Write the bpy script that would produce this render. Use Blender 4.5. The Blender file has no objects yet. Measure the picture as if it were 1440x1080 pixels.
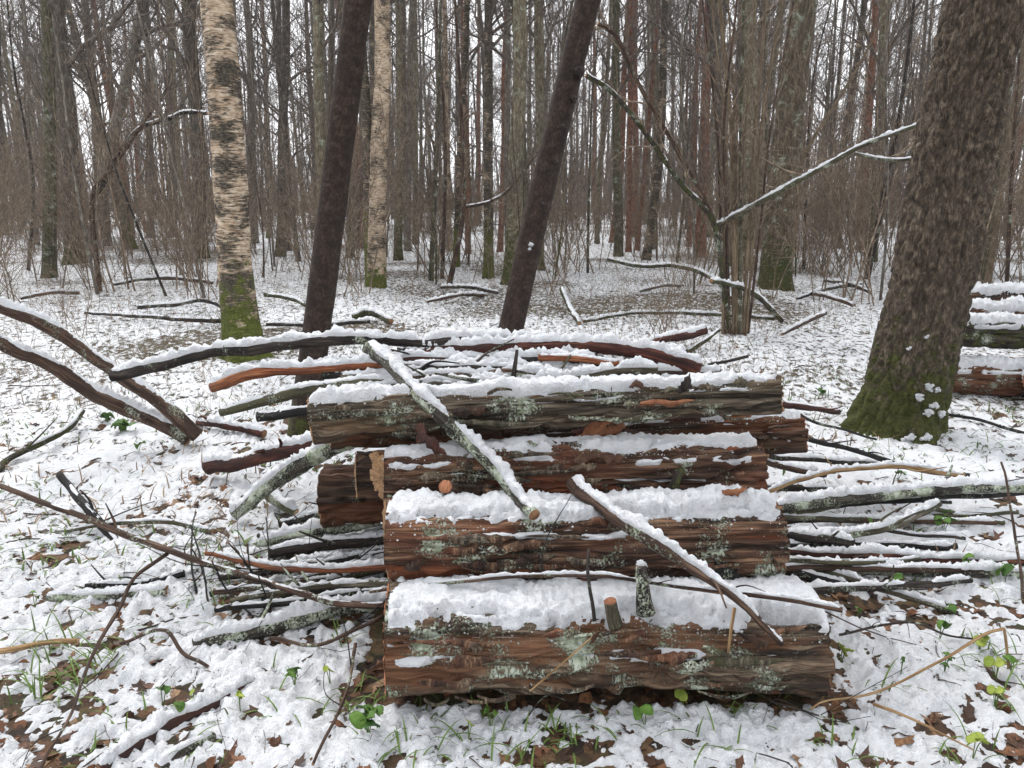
import bpy, math, random
import numpy as np
from mathutils import Vector
R = math.radians
SC = bpy.context.scene
COL = SC.collection

# ------------------------------------------------------------------ camera, sky, sun, exposure
CAM_H, PITCH, FPX = 1.55, R(13.5), 1081.0
cd = bpy.data.cameras.new('camera'); cam = bpy.data.objects.new('camera', cd); COL.objects.link(cam)
cam.location = (0, 0, CAM_H); cam.rotation_euler = (math.pi/2 - PITCH, 0, 0)
cd.sensor_width = 36; cd.lens = 36*FPX/1440; cd.clip_start = .05; cd.clip_end = 1000
SC.camera = cam
w = bpy.data.worlds.new('World'); SC.world = w; w.use_nodes = True
wt = w.node_tree; wt.nodes.clear()
sky = wt.nodes.new('ShaderNodeTexSky'); sky.sky_type = 'NISHITA'; sky.sun_disc = False
sky.sun_elevation = R(50); sky.sun_rotation = R(-35); sky.dust_density = 6; sky.air_density = 1.0; sky.ozone_density = 1
hs = wt.nodes.new('ShaderNodeHueSaturation'); hs.inputs['Saturation'].default_value = .25
mxs = wt.nodes.new('ShaderNodeMixRGB'); mxs.inputs[0].default_value = .8; mxs.inputs[2].default_value = (10.6, 10.8, 11.2, 1)
bg = wt.nodes.new('ShaderNodeBackground'); bg.inputs['Strength'].default_value = .10
wo = wt.nodes.new('ShaderNodeOutputWorld')
wt.links.new(sky.outputs[0], hs.inputs['Color']); wt.links.new(hs.outputs[0], mxs.inputs[1])
wt.links.new(mxs.outputs[0], bg.inputs[0]); wt.links.new(bg.outputs[0], wo.inputs[0])
sl = bpy.data.lights.new('sun', 'SUN'); sl.energy = 1.5; sl.angle = R(22); sl.color = (1, .97, .93)
so = bpy.data.objects.new('sun', sl); COL.objects.link(so); so.location = (0, 0, 30)
so.rotation_euler = Vector((math.sin(R(35))*math.cos(R(50)), -math.cos(R(35))*math.cos(R(50)), -math.sin(R(50)))).to_track_quat('-Z', 'Y').to_euler()
SC.view_settings.view_transform = 'Standard'; SC.view_settings.look = 'None'; SC.view_settings.gamma = 1
SC.view_settings.use_curve_mapping = False; SC.view_settings.exposure = .98
SC.render.engine = 'CYCLES'; SC.cycles.use_denoising = True
SC.cycles.max_bounces = 6; SC.cycles.diffuse_bounces = 3; SC.cycles.glossy_bounces = 2; SC.cycles.volume_bounces = 0
SC.cycles.use_adaptive_sampling = True; SC.cycles.adaptive_threshold = .02

# ------------------------------------------------------------------ numbers: noise, rays
def _hash(x, y, z, s):
    h = (x.astype(np.uint32)*np.uint32(374761393) + y.astype(np.uint32)*np.uint32(668265263)
         + z.astype(np.uint32)*np.uint32(2147483647) + np.uint32((s*974634777) & 0xffffffff))
    h = (h ^ (h >> np.uint32(13)))*np.uint32(1274126177)
    h = (h ^ (h >> np.uint32(16)))*np.uint32(2246822519)
    return ((h ^ (h >> np.uint32(15))) & np.uint32(0xffffff)).astype(np.float32)/float(0xffffff)
def vn(p, seed=0):
    p = np.asarray(p, dtype=np.float64); i = np.floor(p).astype(np.int64); f = p - i
    u = f*f*f*(f*(f*6-15)+10); x, y, z = i[..., 0], i[..., 1], i[..., 2]
    r = 0
    for a in (0, 1):
        wx = u[..., 0] if a else 1-u[..., 0]
        for b in (0, 1):
            wy = u[..., 1] if b else 1-u[..., 1]
            for c in (0, 1):
                wz = u[..., 2] if c else 1-u[..., 2]
                r = r + wx*wy*wz*_hash(x+a, y+b, z+c, seed)
    return r*2-1
def fbm(p, o=4, seed=0, g=.5):
    p = np.asarray(p, dtype=np.float64); r = 0; a = 1; n = 0
    for k in range(o):
        r = r + a*vn(p*2.03**k + 17.3*k, seed+k); n += a; a *= g
    return r/n
def billow(p, o=3, seed=0, g=.5):
    p = np.asarray(p, dtype=np.float64); r = 0; a = 1; n = 0
    for k in range(o):
        r = r + a*np.abs(vn(p*2.03**k + 11.1*k, seed+k)); n += a; a *= g
    return r/n
def worley(p, seed=0):
    p = np.asarray(p, dtype=np.float64); i = np.floor(p).astype(np.int64); f1 = np.full(p.shape[:-1], 9.); f2 = f1.copy()
    for a in (-1, 0, 1):
        for b in (-1, 0, 1):
            for c in (-1, 0, 1):
                x, y, z = i[..., 0]+a, i[..., 1]+b, i[..., 2]+c
                d = np.sqrt((x+_hash(x, y, z, seed)-p[..., 0])**2+(y+_hash(x, y, z, seed+1)-p[..., 1])**2+(z+_hash(x, y, z, seed+2)-p[..., 2])**2)
                n = np.minimum(f1, d); f2 = np.minimum(np.maximum(f1, d), f2); f1 = n
    return f1, f2
def ss(a, b, x):
    t = np.clip((x-a)/(b-a), 0, 1); return t*t*(3-2*t)
cP, sP = math.cos(PITCH), math.sin(PITCH)
def ray(px, py):
    x = (px-720)/FPX; y = -(py-540)/FPX
    return np.array([x, y*sP + cP, y*cP - sP])
def atY(px, py, Y):
    d = ray(px, py); return np.array([0, 0, CAM_H]) + d*Y/d[1]
def atZ(px, py, z):
    d = ray(px, py); return np.array([0, 0, CAM_H]) + d*(z-CAM_H)/d[2]
def px2m(p, w): return w*(p[1]*cP + (CAM_H-p[2])*sP)/FPX
def gz(x, y):
    x = np.asarray(x, dtype=np.float64); y = np.asarray(y, dtype=np.float64)
    q = np.stack([x*.25, y*.25, x*0+3.3], -1)
    return fbm(q, 2, 5)*.16*ss(4, 18, np.hypot(x, y))

# ------------------------------------------------------------------ objects and meshes
def tag(o, label=None, cat=None, group=None, kind=None):
    if label: o['label'] = label
    if cat: o['category'] = cat
    if group: o['group'] = group
    if kind: o['kind'] = kind
    return o
def empty(name, loc, rot=(0, 0, 0)):
    o = bpy.data.objects.new(name, None); COL.objects.link(o); o.location = [float(c) for c in loc]; o.rotation_euler = rot
    o.empty_display_size = .2
    return o
def mesh_data(name, V, F, mats, attrs=None, mi=None, smooth=True):
    V = np.asarray(V, dtype=np.float32); me = bpy.data.meshes.new(name)
    if not isinstance(F, (list, tuple)): F = [F]
    F = [np.asarray(f, dtype=np.int32) for f in F if len(f)]
    me.vertices.add(len(V)); me.vertices.foreach_set('co', V.ravel())
    nl = sum(f.size for f in F); npol = sum(len(f) for f in F)
    me.loops.add(nl); me.polygons.add(npol)
    me.loops.foreach_set('vertex_index', np.concatenate([f.ravel() for f in F]))
    tot = np.concatenate([np.full(len(f), f.shape[1], dtype=np.int32) for f in F])
    me.polygons.foreach_set('loop_start', np.concatenate([[0], np.cumsum(tot)[:-1]]).astype(np.int32))
    if mi is not None: me.polygons.foreach_set('material_index', np.asarray(mi, dtype=np.int32))
    me.update(calc_edges=True)
    me.polygons.foreach_set('use_smooth', np.full(npol, smooth, dtype=bool))
    for k, a in (attrs or {}).items():
        a = np.asarray(a, dtype=np.float32)
        if a.ndim == 2:
            at = me.attributes.new(k, 'FLOAT_VECTOR', 'POINT'); at.data.foreach_set('vector', a.ravel())
        else:
            at = me.attributes.new(k, 'FLOAT', 'POINT'); at.data.foreach_set('value', a)
    for m in (mats if isinstance(mats, (list, tuple)) else [mats]): me.materials.append(m)
    me.validate(); return me
def link(name, me, parent=None):
    o = bpy.data.objects.new(name, me); COL.objects.link(o)
    if parent is not None: o.parent = parent
    return o
def spline(pts, n):
    pts = np.asarray(pts, dtype=np.float64)
    if len(pts) == 2: pts = np.array([pts[0], (pts[0]+pts[1])/2, pts[1]])
    k = len(pts); e = np.vstack([2*pts[0]-pts[1], pts, 2*pts[-1]-pts[-2]])
    L = np.concatenate([[0], np.cumsum(np.linalg.norm(np.diff(pts, axis=0), axis=1))])
    t = np.interp(np.linspace(0, L[-1], n), L, np.arange(k)); i = np.minimum(t.astype(int), k-2); f = (t-i)[:, None]
    a, b, c, d = e[i], e[i+1], e[i+2], e[i+3]
    return .5*(2*b + (c-a)*f + (2*a-5*b+4*c-d)*f*f + (3*b-a-3*c+d)*f**3)
def frames(P, ref):
    T = np.gradient(P, axis=0); T /= np.linalg.norm(T, axis=1)[:, None]
    B = np.cross(T, ref); B /= np.linalg.norm(B, axis=1)[:, None]
    return T, np.cross(B, T), B
def gridfaces(n, m, wrap):
    i = np.arange(n-1)[:, None]; j = np.arange(m if wrap else m-1)[None]
    a = i*m + j; b = i*m + (j+1) % m
    return np.stack([a, b, b+m, a+m], -1).reshape(-1, 4)
UPZ, REFY = np.array([0, 0, 1.]), np.array([0, -1., 0])
def tube(P, rad, m, ref, disp=None, caps=True, slant=(0, 0)):
    """grid tube; returns V, F(list), bk, material index, ring arrays"""
    n = len(P); T, N, B = frames(P, ref); a = np.arange(m)*2*math.pi/m
    s = np.concatenate([[0], np.cumsum(np.linalg.norm(np.diff(P, axis=0), axis=1))])
    ca, sa = np.cos(a), np.sin(a); r0 = float(np.mean(rad))
    bk = np.stack([np.broadcast_to(ca*r0, (n, m)), np.broadcast_to(sa*r0, (n, m)), np.broadcast_to(s[:, None], (n, m))], -1)
    r = np.broadcast_to(np.asarray(rad)[:, None], (n, m)).copy()
    if disp is not None: r = r + disp(bk, a, s, r)
    V = P[:, None] + r[..., None]*(ca[None, :, None]*N[:, None] + sa[None, :, None]*B[:, None])
    if slant[0]: V[0] += T[0]*(r[0]*sa*slant[0])[:, None]
    if slant[1]: V[-1] += T[-1]*(r[-1]*sa*slant[1])[:, None]
    F = gridfaces(n, m, True)[:, ::-1]; mi = np.zeros(len(F), int); V = V.reshape(-1, 3); bk = bk.reshape(-1, 3)
    fl = [F]
    if caps:
        V = np.vstack([V, V[:m].mean(0), V[-m:].mean(0)]); bk = np.vstack([bk, [0, 0, 0], [0, 0, s[-1]]])
        j = np.arange(m); k = (j+1) % m; q = n*m
        c1 = np.stack([np.full(m, q), j, k], -1)[:, ::-1]; c2 = np.stack([np.full(m, q+1), (n-1)*m+k, (n-1)*m+j], -1)[:, ::-1]
        # end faces, turned outwards
        fl.append(np.vstack([c1[:, ::-1], c2[:, ::-1]])); mi = np.concatenate([mi, np.ones(2*m, int)])
    return V, fl, bk, mi
def flat_ends(n, m, V): return V[:m], V[(n-1)*m:n*m]

# ------------------------------------------------------------------ materials
class NT:
    def __init__(s, name):
        s.m = bpy.data.materials.new(name); s.m.use_nodes = True; s.t = s.m.node_tree; s.t.nodes.clear()
        s.o = s.n('OutputMaterial'); s.b = s.n('BsdfPrincipled'); s.l(s.b.outputs[0], s.o.inputs[0])
        s.b.inputs['Specular IOR Level'].default_value = .25
    def n(s, k): return s.t.nodes.new('ShaderNode'+k)
    def l(s, a, b): s.t.links.new(a, b)
    def attr(s, k):
        a = s.n('Attribute'); a.attribute_name = k; return a.outputs['Vector']
    def obj(s): return s.n('TexCoord').outputs['Object']
    def mul(s, v, xyz):
        a = s.n('VectorMath'); a.operation = 'MULTIPLY'; s.l(v, a.inputs[0]); a.inputs[1].default_value = xyz; return a.outputs[0]
    def noise(s, v, sc=1, d=5, r=.6, dist=0):
        a = s.n('TexNoise'); s.l(v, a.inputs['Vector']); a.inputs['Scale'].default_value = sc
        a.inputs['Detail'].default_value = d; a.inputs['Roughness'].default_value = r; a.inputs['Distortion'].default_value = dist
        return a.outputs[0]
    def ramp(s, f, stops, mode='LINEAR'):
        a = s.n('ValToRGB'); s.l(f, a.inputs[0]); e = a.color_ramp; e.interpolation = mode
        while len(e.elements) < len(stops): e.elements.new(.5)
        for q, (p, c) in zip(e.elements, stops):
            q.position = p; q.color = (c, c, c, 1) if isinstance(c, (int, float)) else (*c, 1)
        return a.outputs[0]
    def mix(s, f, a, b):
        x = s.n('MixRGB')
        for v, i in ((f, 0), (a, 1), (b, 2)):
            if isinstance(v, (int, float)): x.inputs[i].default_value = v if i == 0 else (v, v, v, 1)
            elif isinstance(v, tuple): x.inputs[i].default_value = (*v, 1)
            else: s.l(v, x.inputs[i])
        return x.outputs[0]
    def math(s, op, a, b=0.):
        x = s.n('Math'); x.operation = op
        for v, i in ((a, 0), (b, 1)):
            if isinstance(v, (int, float)): x.inputs[i].default_value = v
            else: s.l(v, x.inputs[i])
        return x.outputs[0]
    def xyz(s, v):
        a = s.n('SeparateXYZ'); s.l(v, a.inputs[0]); return a.outputs
    def bump(s, h, d, st=.6):
        a = s.n('Bump'); s.l(h, a.inputs['Height']); a.inputs['Distance'].default_value = d; a.inputs['Strength'].default_value = st
        s.l(a.outputs[0], s.b.inputs['Normal']); return a
    def col(s, c):
        if isinstance(c, tuple): s.b.inputs['Base Color'].default_value = (*c, 1)
        else: s.l(c, s.b.inputs['Base Color'])
    def rough(s, r): s.b.inputs['Roughness'].default_value = r

def mat_snow():
    n = NT('snow'); v = n.obj()
    c = n.ramp(n.noise(v, 9, 3), [(.3, (.80, .825, .86)), (.6, (.86, .875, .90))]); n.col(c); n.rough(.55)
    h = n.math('ADD', n.noise(v, 70, 4, .7), n.math('MULTIPLY', n.noise(v, 260, 3, .7), .45))
    n.bump(h, .022, 1.0); return n.m
def mat_bark(name, cs, sx=45, sz=5, bump=.006, lichen=0., moss=0., mossz=None, tint=None, use='bk', snowtop=False, rough=.85, inner=False, stops=(.36, .5, .65)):
    """cs: three real bark colours dark to light"""
    n = NT(name); v = n.attr('bk') if use == 'bk' else n.obj()
    a = n.noise(n.mul(v, (sx, sx, sz)), 1, 6, .68, .25)
    c = n.ramp(a, list(zip(stops, cs)))
    fine = n.noise(n.mul(v, (sx*5, sx*5, sz*2)), 1, 4, .65)
    c = n.mix(n.ramp(fine, [(.42, .8), (.58, 0)]), c, cs[0])
    if tint:
        f = n.ramp(n.noise(n.mul(v, (9, 9, 2.2)), 1, 4, .6), [(.48, 0), (.62, 1)])
        if inner:                                     # bare inner bark where an outer plate has come away
            at = n.n('Attribute'); at.attribute_name = 'inner'; f = n.math('MAXIMUM', n.math('MULTIPLY', f, .3), n.math('MULTIPLY', at.outputs['Fac'], n.ramp(fine, [(.35, .35), (.6, 1)])))
        c = n.mix(n.math('MULTIPLY', f, .8), c, tint)
    hh = n.math('ADD', a, n.math('MULTIPLY', fine, .55))
    if lichen:
        l = n.noise(v, 130, 4, .7); p = n.noise(v, 6.5, 4, .6)
        f = n.ramp(n.math('ADD', n.math('MULTIPLY', l, .55), n.math('MULTIPLY', p, .70)), [(.735-.12*lichen, 0), (.785-.12*lichen, 1)])
        lc = n.ramp(n.noise(v, 40, 2), [(.4, (.22, .25, .17)), (.6, (.42, .46, .38))])
        c = n.mix(f, c, lc); hh = n.math('ADD', hh, n.math('MULTIPLY', f, .5))
    if moss:
        f = n.noise(v, 14, 5, .7)
        if mossz:
            z = n.xyz(v)[2]; g = n.n('MapRange'); n.l(z, g.inputs[0]); g.inputs[1].default_value = mossz[0]; g.inputs[2].default_value = mossz[1]
            g.inputs[3].default_value = .28; g.inputs[4].default_value = -.25
            f = n.math('ADD', f, g.outputs[0])
        f = n.ramp(f, [(.62-.2*moss, 0), (.72-.2*moss, 1)])
        mc = n.ramp(n.noise(v, 60, 4, .7), [(.35, (.017, .021, .005)), (.65, (.07, .074, .015))])
        c = n.mix(f, c, mc); hh = n.math('ADD', hh, n.math('MULTIPLY', n.math('MULTIPLY', f, n.noise(v, 160, 3)), 1.2))
    if snowtop:
        z = n.xyz(n.n('NewGeometry').outputs['Normal'])[2]
        f = n.ramp(n.math('ADD', z, n.math('MULTIPLY', n.noise(n.obj(), 2.5, 2), .8)), [(1.17, 0), (1.25, 1)])
        c = n.mix(f, c, (.80, .82, .86))
    n.col(c); n.rough(rough); n.bump(hh, bump, .9); return n.m
def mat_birch(name, z0, dark=.5):
    n = NT(name); v = n.attr('bk')
    a = n.noise(n.mul(v, (9, 9, 55)), 1, 6, .7, 1.2)
    b = n.noise(v, 4.5, 5, .6)
    f = n.ramp(n.math('ADD', n.math('MULTIPLY', a, .55), n.math('MULTIPLY', b, .52)), [(dark, 0), (dark+.06, 1)])
    pale = n.ramp(n.noise(n.mul(v, (16, 16, 40)), 1, 4), [(.35, (.24, .165, .105)), (.5, (.42, .32, .225)), (.68, (.56, .48, .38))])
    drk = n.ramp(n.noise(v, 50, 4), [(.4, (.022, .018, .015)), (.65, (.10, .085, .06))])
    c = n.mix(f, drk, pale)
    g = n.n('MapRange'); n.l(n.xyz(v)[2], g.inputs[0]); g.inputs[1].default_value = 0; g.inputs[2].default_value = z0
    g.inputs[3].default_value = .42; g.inputs[4].default_value = -.2
    mf = n.ramp(n.math('ADD', n.noise(v, 10, 5, .7), g.outputs[0]), [(.62, 0), (.72, 1)])
    mc = n.ramp(n.noise(v, 70, 4, .7), [(.35, (.03, .04, .006)), (.65, (.12, .135, .02))])
    n.col(n.mix(mf, c, mc)); n.rough(.8)
    n.bump(n.math('ADD', f, n.math('ADD', n.math('MULTIPLY', a, .8), n.math('MULTIPLY', n.noise(v, 160, 3), mf))), .006, .9); return n.m
def mat_wood(name, c1, c2):
    n = NT(name); v = n.obj(); q = n.noise(v, 38, 5, .7); c = n.ramp(q, [(.3, c1), (.7, c2)])
    s = n.noise(n.mul(v, (9, 160, 160)), 1, 3); c = n.mix(n.math('MULTIPLY', s, .5), c, c1)
    n.col(c); n.rough(.8); n.bump(n.noise(v, 150, 4), .003, .8); return n.m
def mat_rings(name, c1, c2):
    n = NT(name); v = n.attr('bk'); d = n.n('VectorMath'); d.operation = 'LENGTH'
    n.l(n.mul(v, (1, 1, 0)), d.inputs[0])
    s = n.math('SINE', n.math('ADD', n.math('MULTIPLY', d.outputs['Value'], 900), n.math('MULTIPLY', n.noise(v, 12, 2), 9)))
    k = n.noise(n.mul(v, (40, 180, 60)), 1, 4); c = n.ramp(n.math('ADD', n.math('MULTIPLY', s, .1), k), [(.3, c1), (.7, c2)])
    n.col(c); n.rough(.75); n.bump(n.math('ADD', k, n.math('MULTIPLY', s, .1)), .004, .8); return n.m
def mat_leaf(name, a, b, tr=.0):
    n = NT(name); i = n.n('ObjectInfo').outputs['Random']
    v = n.obj(); f = n.math('ADD', n.math('MULTIPLY', n.noise(v, 40, 4), .7), n.math('MULTIPLY', i, .5)); n.col(n.ramp(f, [(.3, a), (.85, b)])); n.rough(.6)
    n.bump(n.noise(v, 130, 3), .002, .6); return n.m
def mat_soil():
    n = NT('leaf_litter'); v = n.obj()
    vo = n.n('TexVoronoi'); n.l(v, vo.inputs['Vector']); vo.inputs['Scale'].default_value = 26; vo.inputs['Randomness'].default_value = 1
    f = n.xyz(vo.outputs['Color'])[0]
    c = n.ramp(f, [(.0, (.02, .014, .009)), (.4, (.055, .03, .017)), (.7, (.12, .058, .027)), (.95, (.17, .10, .05))])
    g = n.ramp(n.noise(v, 3.2, 5, .7), [(.50, 0), (.62, 1)])
    c = n.mix(n.math('MULTIPLY', g, .6), c, n.ramp(n.noise(v, 60, 3), [(.35, (.015, .025, .006)), (.65, (.07, .09, .02))]))
    c = n.mix(n.math('MULTIPLY', n.noise(v, 90, 4), .6), c, (.02, .014, .01))
    n.col(c); n.rough(.8); n.bump(n.math('ADD', n.noise(v, 60, 5, .7), f), .02, .8); return n.m
def mat_snowground():
    n = NT('ground_snow'); v = n.obj()
    c = n.ramp(n.noise(v, 9, 3), [(.3, (.80, .825, .86)), (.6, (.86, .875, .90))])
    h = n.math('ADD', n.noise(v, 60, 4, .7), n.math('MULTIPLY', n.noise(v, 230, 3, .7), .5))
    # stubble and litter too small to build shows through the thin far snow
    at = n.n('Attribute'); at.attribute_name = 'thin'
    st = n.noise(n.mul(v, (1, .6, 1)), 17, 6, .75)
    f = n.ramp(n.math('ADD', st, n.math('ADD', n.math('MULTIPLY', at.outputs['Fac'], .18), .04)), [(.66, 0), (.71, 1)])
    lit = n.ramp(n.noise(v, 35, 3), [(.3, (.03, .02, .012)), (.5, (.10, .065, .035)), (.62, (.08, .085, .03)), (.75, (.20, .15, .08))])
    n.col(n.mix(f, c, lit)); n.rough(.55); n.bump(n.math('SUBTRACT', h, n.math('MULTIPLY', f, .6)), .024, 1.0); return n.m

M = {}
M['snow'] = mat_snow(); M['gsnow'] = mat_snowground(); M['soil'] = mat_soil()
M['dark'] = mat_bark('dark_bark', ((.010, .008, .007), (.032, .024, .02), (.085, .07, .06)), lichen=.25)
M['black'] = mat_bark('black_bark', ((.006, .006, .006), (.018, .016, .015), (.05, .047, .045)), lichen=.1)
M['red'] = mat_bark('red_bark', ((.018, .008, .007), (.075, .026, .019), (.19, .07, .04)), tint=(.03, .018, .015))
M['orange'] = mat_bark('orange_wood', ((.07, .022, .012), (.25, .085, .036), (.42, .19, .09)), tint=(.10, .05, .035), sx=60, sz=4)
M['lichen'] = mat_bark('lichen_bark', ((.012, .011, .01), (.05, .043, .034), (.12, .105, .085)), lichen=1.05)
M['greengrey'] = mat_bark('green_grey_bark', ((.02, .017, .012), (.085, .072, .046), (.19, .165, .115)), lichen=.45, tint=(.06, .06, .03))
M['mossy'] = mat_bark('mossy_bark', ((.012, .010, .008), (.045, .036, .026), (.10, .085, .06)), lichen=.5, moss=.75)
M['brown'] = mat_bark('brown_bark', ((.02, .012, .009), (.075, .043, .03), (.17, .11, .075)), lichen=.2)
M['tan'] = mat_bark('tan_stem', ((.13, .075, .035), (.33, .21, .10), (.50, .36, .20)), sx=80, sz=6)
M['hazel'] = mat_bark('hazel_stem_bark', ((.07, .05, .03), (.17, .125, .08), (.30, .235, .16)), sx=60, sz=6, bump=.002)
M['log1'] = mat_bark('furrowed_log_bark', ((.012, .009, .007), (.075, .050, .033), (.29, .215, .145)), sx=34, sz=3, bump=.01, lichen=.62, tint=(.19, .085, .042), inner=True)
M['log2'] = mat_bark('red_rotten_log_bark', ((.014, .008, .006), (.09, .046, .028), (.28, .17, .10)), sx=34, sz=2.6, bump=.01, lichen=.45, tint=(.24, .075, .034), inner=True)
M['log5'] = mat_bark('weathered_grey_log_bark', ((.014, .011, .008), (.09, .068, .047), (.27, .225, .165)), sx=40, sz=2.2, bump=.01, lichen=.5, tint=(.20, .125, .07), inner=True)
M['log4'] = mat_bark('dark_log_bark', ((.014, .009, .007), (.05, .03, .02), (.14, .085, .055)), sx=34, sz=2.4, bump=.01, lichen=.2, tint=(.13, .05, .022), inner=True)
M['cut'] = mat_rings('sawn_wood', (.16, .08, .04), (.44, .27, .14))
M['cutred'] = mat_rings('sawn_orange_wood', (.20, .07, .035), (.42, .19, .10))
M['endwood'] = mat_wood('broken_wood', (.13, .06, .03), (.36, .21, .11))
M['palewood'] = mat_wood('pale_split_wood', (.42, .27, .14), (.68, .52, .33))
M['chip'] = mat_wood('orange_splinter_wood', (.10, .035, .018), (.33, .145, .07))
M['bigtrunk'] = mat_bark('furrowed_trunk_bark', ((.024, .018, .013), (.08, .060, .042), (.18, .142, .102)), sx=38, sz=16, bump=.01, moss=.58, mossz=(-.1, 1.3))
M['smooth'] = mat_bark('smooth_brown_bark', ((.014, .0085, .0065), (.033, .021, .0155), (.068, .047, .035)), sx=22, sz=22, bump=.0025, moss=.4, mossz=(0, .4))
M['birch'] = mat_birch('birch_bark', 1.75, .50); M['birch2'] = mat_birch('pale_birch_bark', .9, .47); M['birchg'] = mat_birch('green_birch_bark', 2.6, .56)
M['aspen'] = mat_bark('aspen_bark', ((.06, .050, .031), (.19, .16, .105), (.35, .305, .215)), sx=26, sz=7, bump=.006, lichen=.3, moss=.4, mossz=(0, 2.5))
M['aspgrey'] = mat_bark('grey_bark', ((.06, .050, .041), (.18, .152, .123), (.32, .28, .235)), sx=26, sz=6, bump=.006, lichen=.3)
M['darktree'] = mat_bark('dark_tree_bark', ((.03, .024, .019), (.095, .076, .06), (.20, .172, .142)), sx=28, sz=5, bump=.008, lichen=.1, moss=.15, mossz=(0, 1.4))
M['mosstree'] = mat_bark('mossy_tree_bark', ((.03, .026, .015), (.10, .088, .055), (.20, .18, .125)), sx=26, sz=5, bump=.008, lichen=.25, moss=.62)
M['pine'] = mat_bark('pine_bark', ((.075, .032, .02), (.22, .10, .062), (.36, .19, .125)), sx=18, sz=8, bump=.006)
M['twig'] = mat_bark('bare_twigs', ((.06, .048, .04), (.135, .108, .09), (.23, .19, .163)), use='obj', sx=6, sz=6, bump=.001, snowtop=True)
M['shrub'] = mat_bark('shrub_stems', ((.09, .066, .046), (.20, .15, .108), (.36, .28, .205)), use='obj', sx=6, sz=6, bump=.001, snowtop=True)
M['stalk'] = mat_bark('dry_stalks', ((.10, .06, .035), (.22, .15, .085), (.38, .28, .17)), use='obj', sx=3, sz=3, bump=.001)
M['leafb'] = mat_leaf('dead_leaf', (.028, .014, .009), (.20, .085, .04))
def mat_litter():
    n = NT('litter_leaves'); i = n.n('NewGeometry').outputs['Random Per Island']; v = n.obj()
    c = n.ramp(i, [(0, (.022, .012, .008)), (.35, (.06, .028, .015)), (.6, (.12, .05, .024)), (.8, (.20, .09, .04)), (1, (.24, .15, .075))])
    n.col(n.mix(n.ramp(n.noise(v, 90, 4), [(.4, .7), (.6, 0)]), c, (.03, .015, .009))); n.rough(.55); n.bump(n.noise(v, 160, 3), .003, .7); return n.m
M['litter'] = mat_litter()
M['littertwig'] = mat_bark('litter_twigs', ((.02, .014, .011), (.055, .038, .027), (.14, .10, .07)), use='obj', sx=20, sz=20, bump=.001)
M['leafg'] = mat_leaf('green_leaf', (.025, .07, .012), (.10, .19, .03))
M['leafy'] = mat_leaf('yellow_green_leaf', (.16, .22, .03), (.34, .40, .08))
M['grass'] = mat_leaf('green_grass', (.03, .07, .012), (.11, .17, .035))

# ------------------------------------------------------------------ ground and lying snow
def graded(lo_f, hi_f, step, hi, g):
    a = list(np.arange(lo_f, hi_f, step)); s = step
    while a[-1] < hi: s *= g; a.append(a[-1]+s)
    return np.array(a)
def thickness(x, y):
    q = np.stack([x, y, x*0], -1)
    far = ss(3.2, 9, np.hypot(x, y))
    t = .0092 + .020*fbm(q*4.5, 3, 11, .6) + .036*fbm(q*15, 3, 21, .7) + .011*fbm(q*48, 2, 23, .7)*(1-far) + .012*far + .010*fbm(q*1.1, 2, 61)
    b = billow(q*27, 3, 31, .7)
    t = t + .038*(b-.24)*(1-.4*far)
    # sheltered strip under the stacked logs, and thin snow round the branch heap
    sh = ss(.10, -.06, np.maximum(np.abs(x-.28)-.74, np.abs(y-2.72)-.56))
    sl_ = ss(.25, 0, np.hypot((x+.75)/.45, (y-2.75)/.34)-.8)*.5 + ss(.25, 0, np.hypot((x-1.5)/.45, (y-2.85)/.3)-.8)*.45
    return t - .075*sh - .028*sl_
gx = graded(0, 1.8, .0102, 70, 1.031); gx = np.concatenate([-gx[:0:-1], gx])
gy = graded(.9, 3.2, .0096, 95, 1.025)
X, Y = np.meshgrid(gx, gy)
TH = thickness(X, Y); GZ = gz(X, Y)
Zs = GZ + np.maximum(TH, -.02) - .002
V = np.stack([X, Y, Zs], -1).reshape(-1, 3)
thin = ss(4, 9, np.hypot(X, Y)) - .5*ss(.55, .2, np.abs(fbm(np.stack([X*.35, Y*.35, X*0], -1), 2, 91)+.1))*ss(4, 9, Y)
F = gridfaces(len(gy), len(gx), False)
sn = link('snow_cover', mesh_data('snow_cover', V, F, M['gsnow'], {'thin': np.maximum(thin, 0).ravel()}))
tag(sn, 'thin clumpy white snow lying over the forest floor', 'snow', kind='stuff')
gx2 = graded(0, 2.2, .045, 420, 1.09); gx2 = np.concatenate([-gx2[:0:-1], gx2])
gy2 = graded(.4, 4.5, .045, 420, 1.09); gy2 = np.concatenate([-graded(.01, 1, .3, 420, 1.4)[::-1], gy2])
X2, Y2 = np.meshgrid(gx2, gy2)
Z2 = gz(X2, Y2) + .012*fbm(np.stack([X2*9, Y2*9, X2*0], -1), 3, 77)*ss(12, 6, np.hypot(X2, Y2)) - ss(6, 14, np.hypot(X2, Y2))*.05
gr = link('ground', mesh_data('ground', np.stack([X2, Y2, Z2], -1).reshape(-1, 3), gridfaces(len(gy2), len(gx2), False), M['soil']))
tag(gr, 'forest floor of brown leaf litter under the snow', kind='structure')
def surf(x, y):
    return float(gz(x, y) + max(float(thickness(np.array([x]), np.array([y]))[0]), 0))

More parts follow.
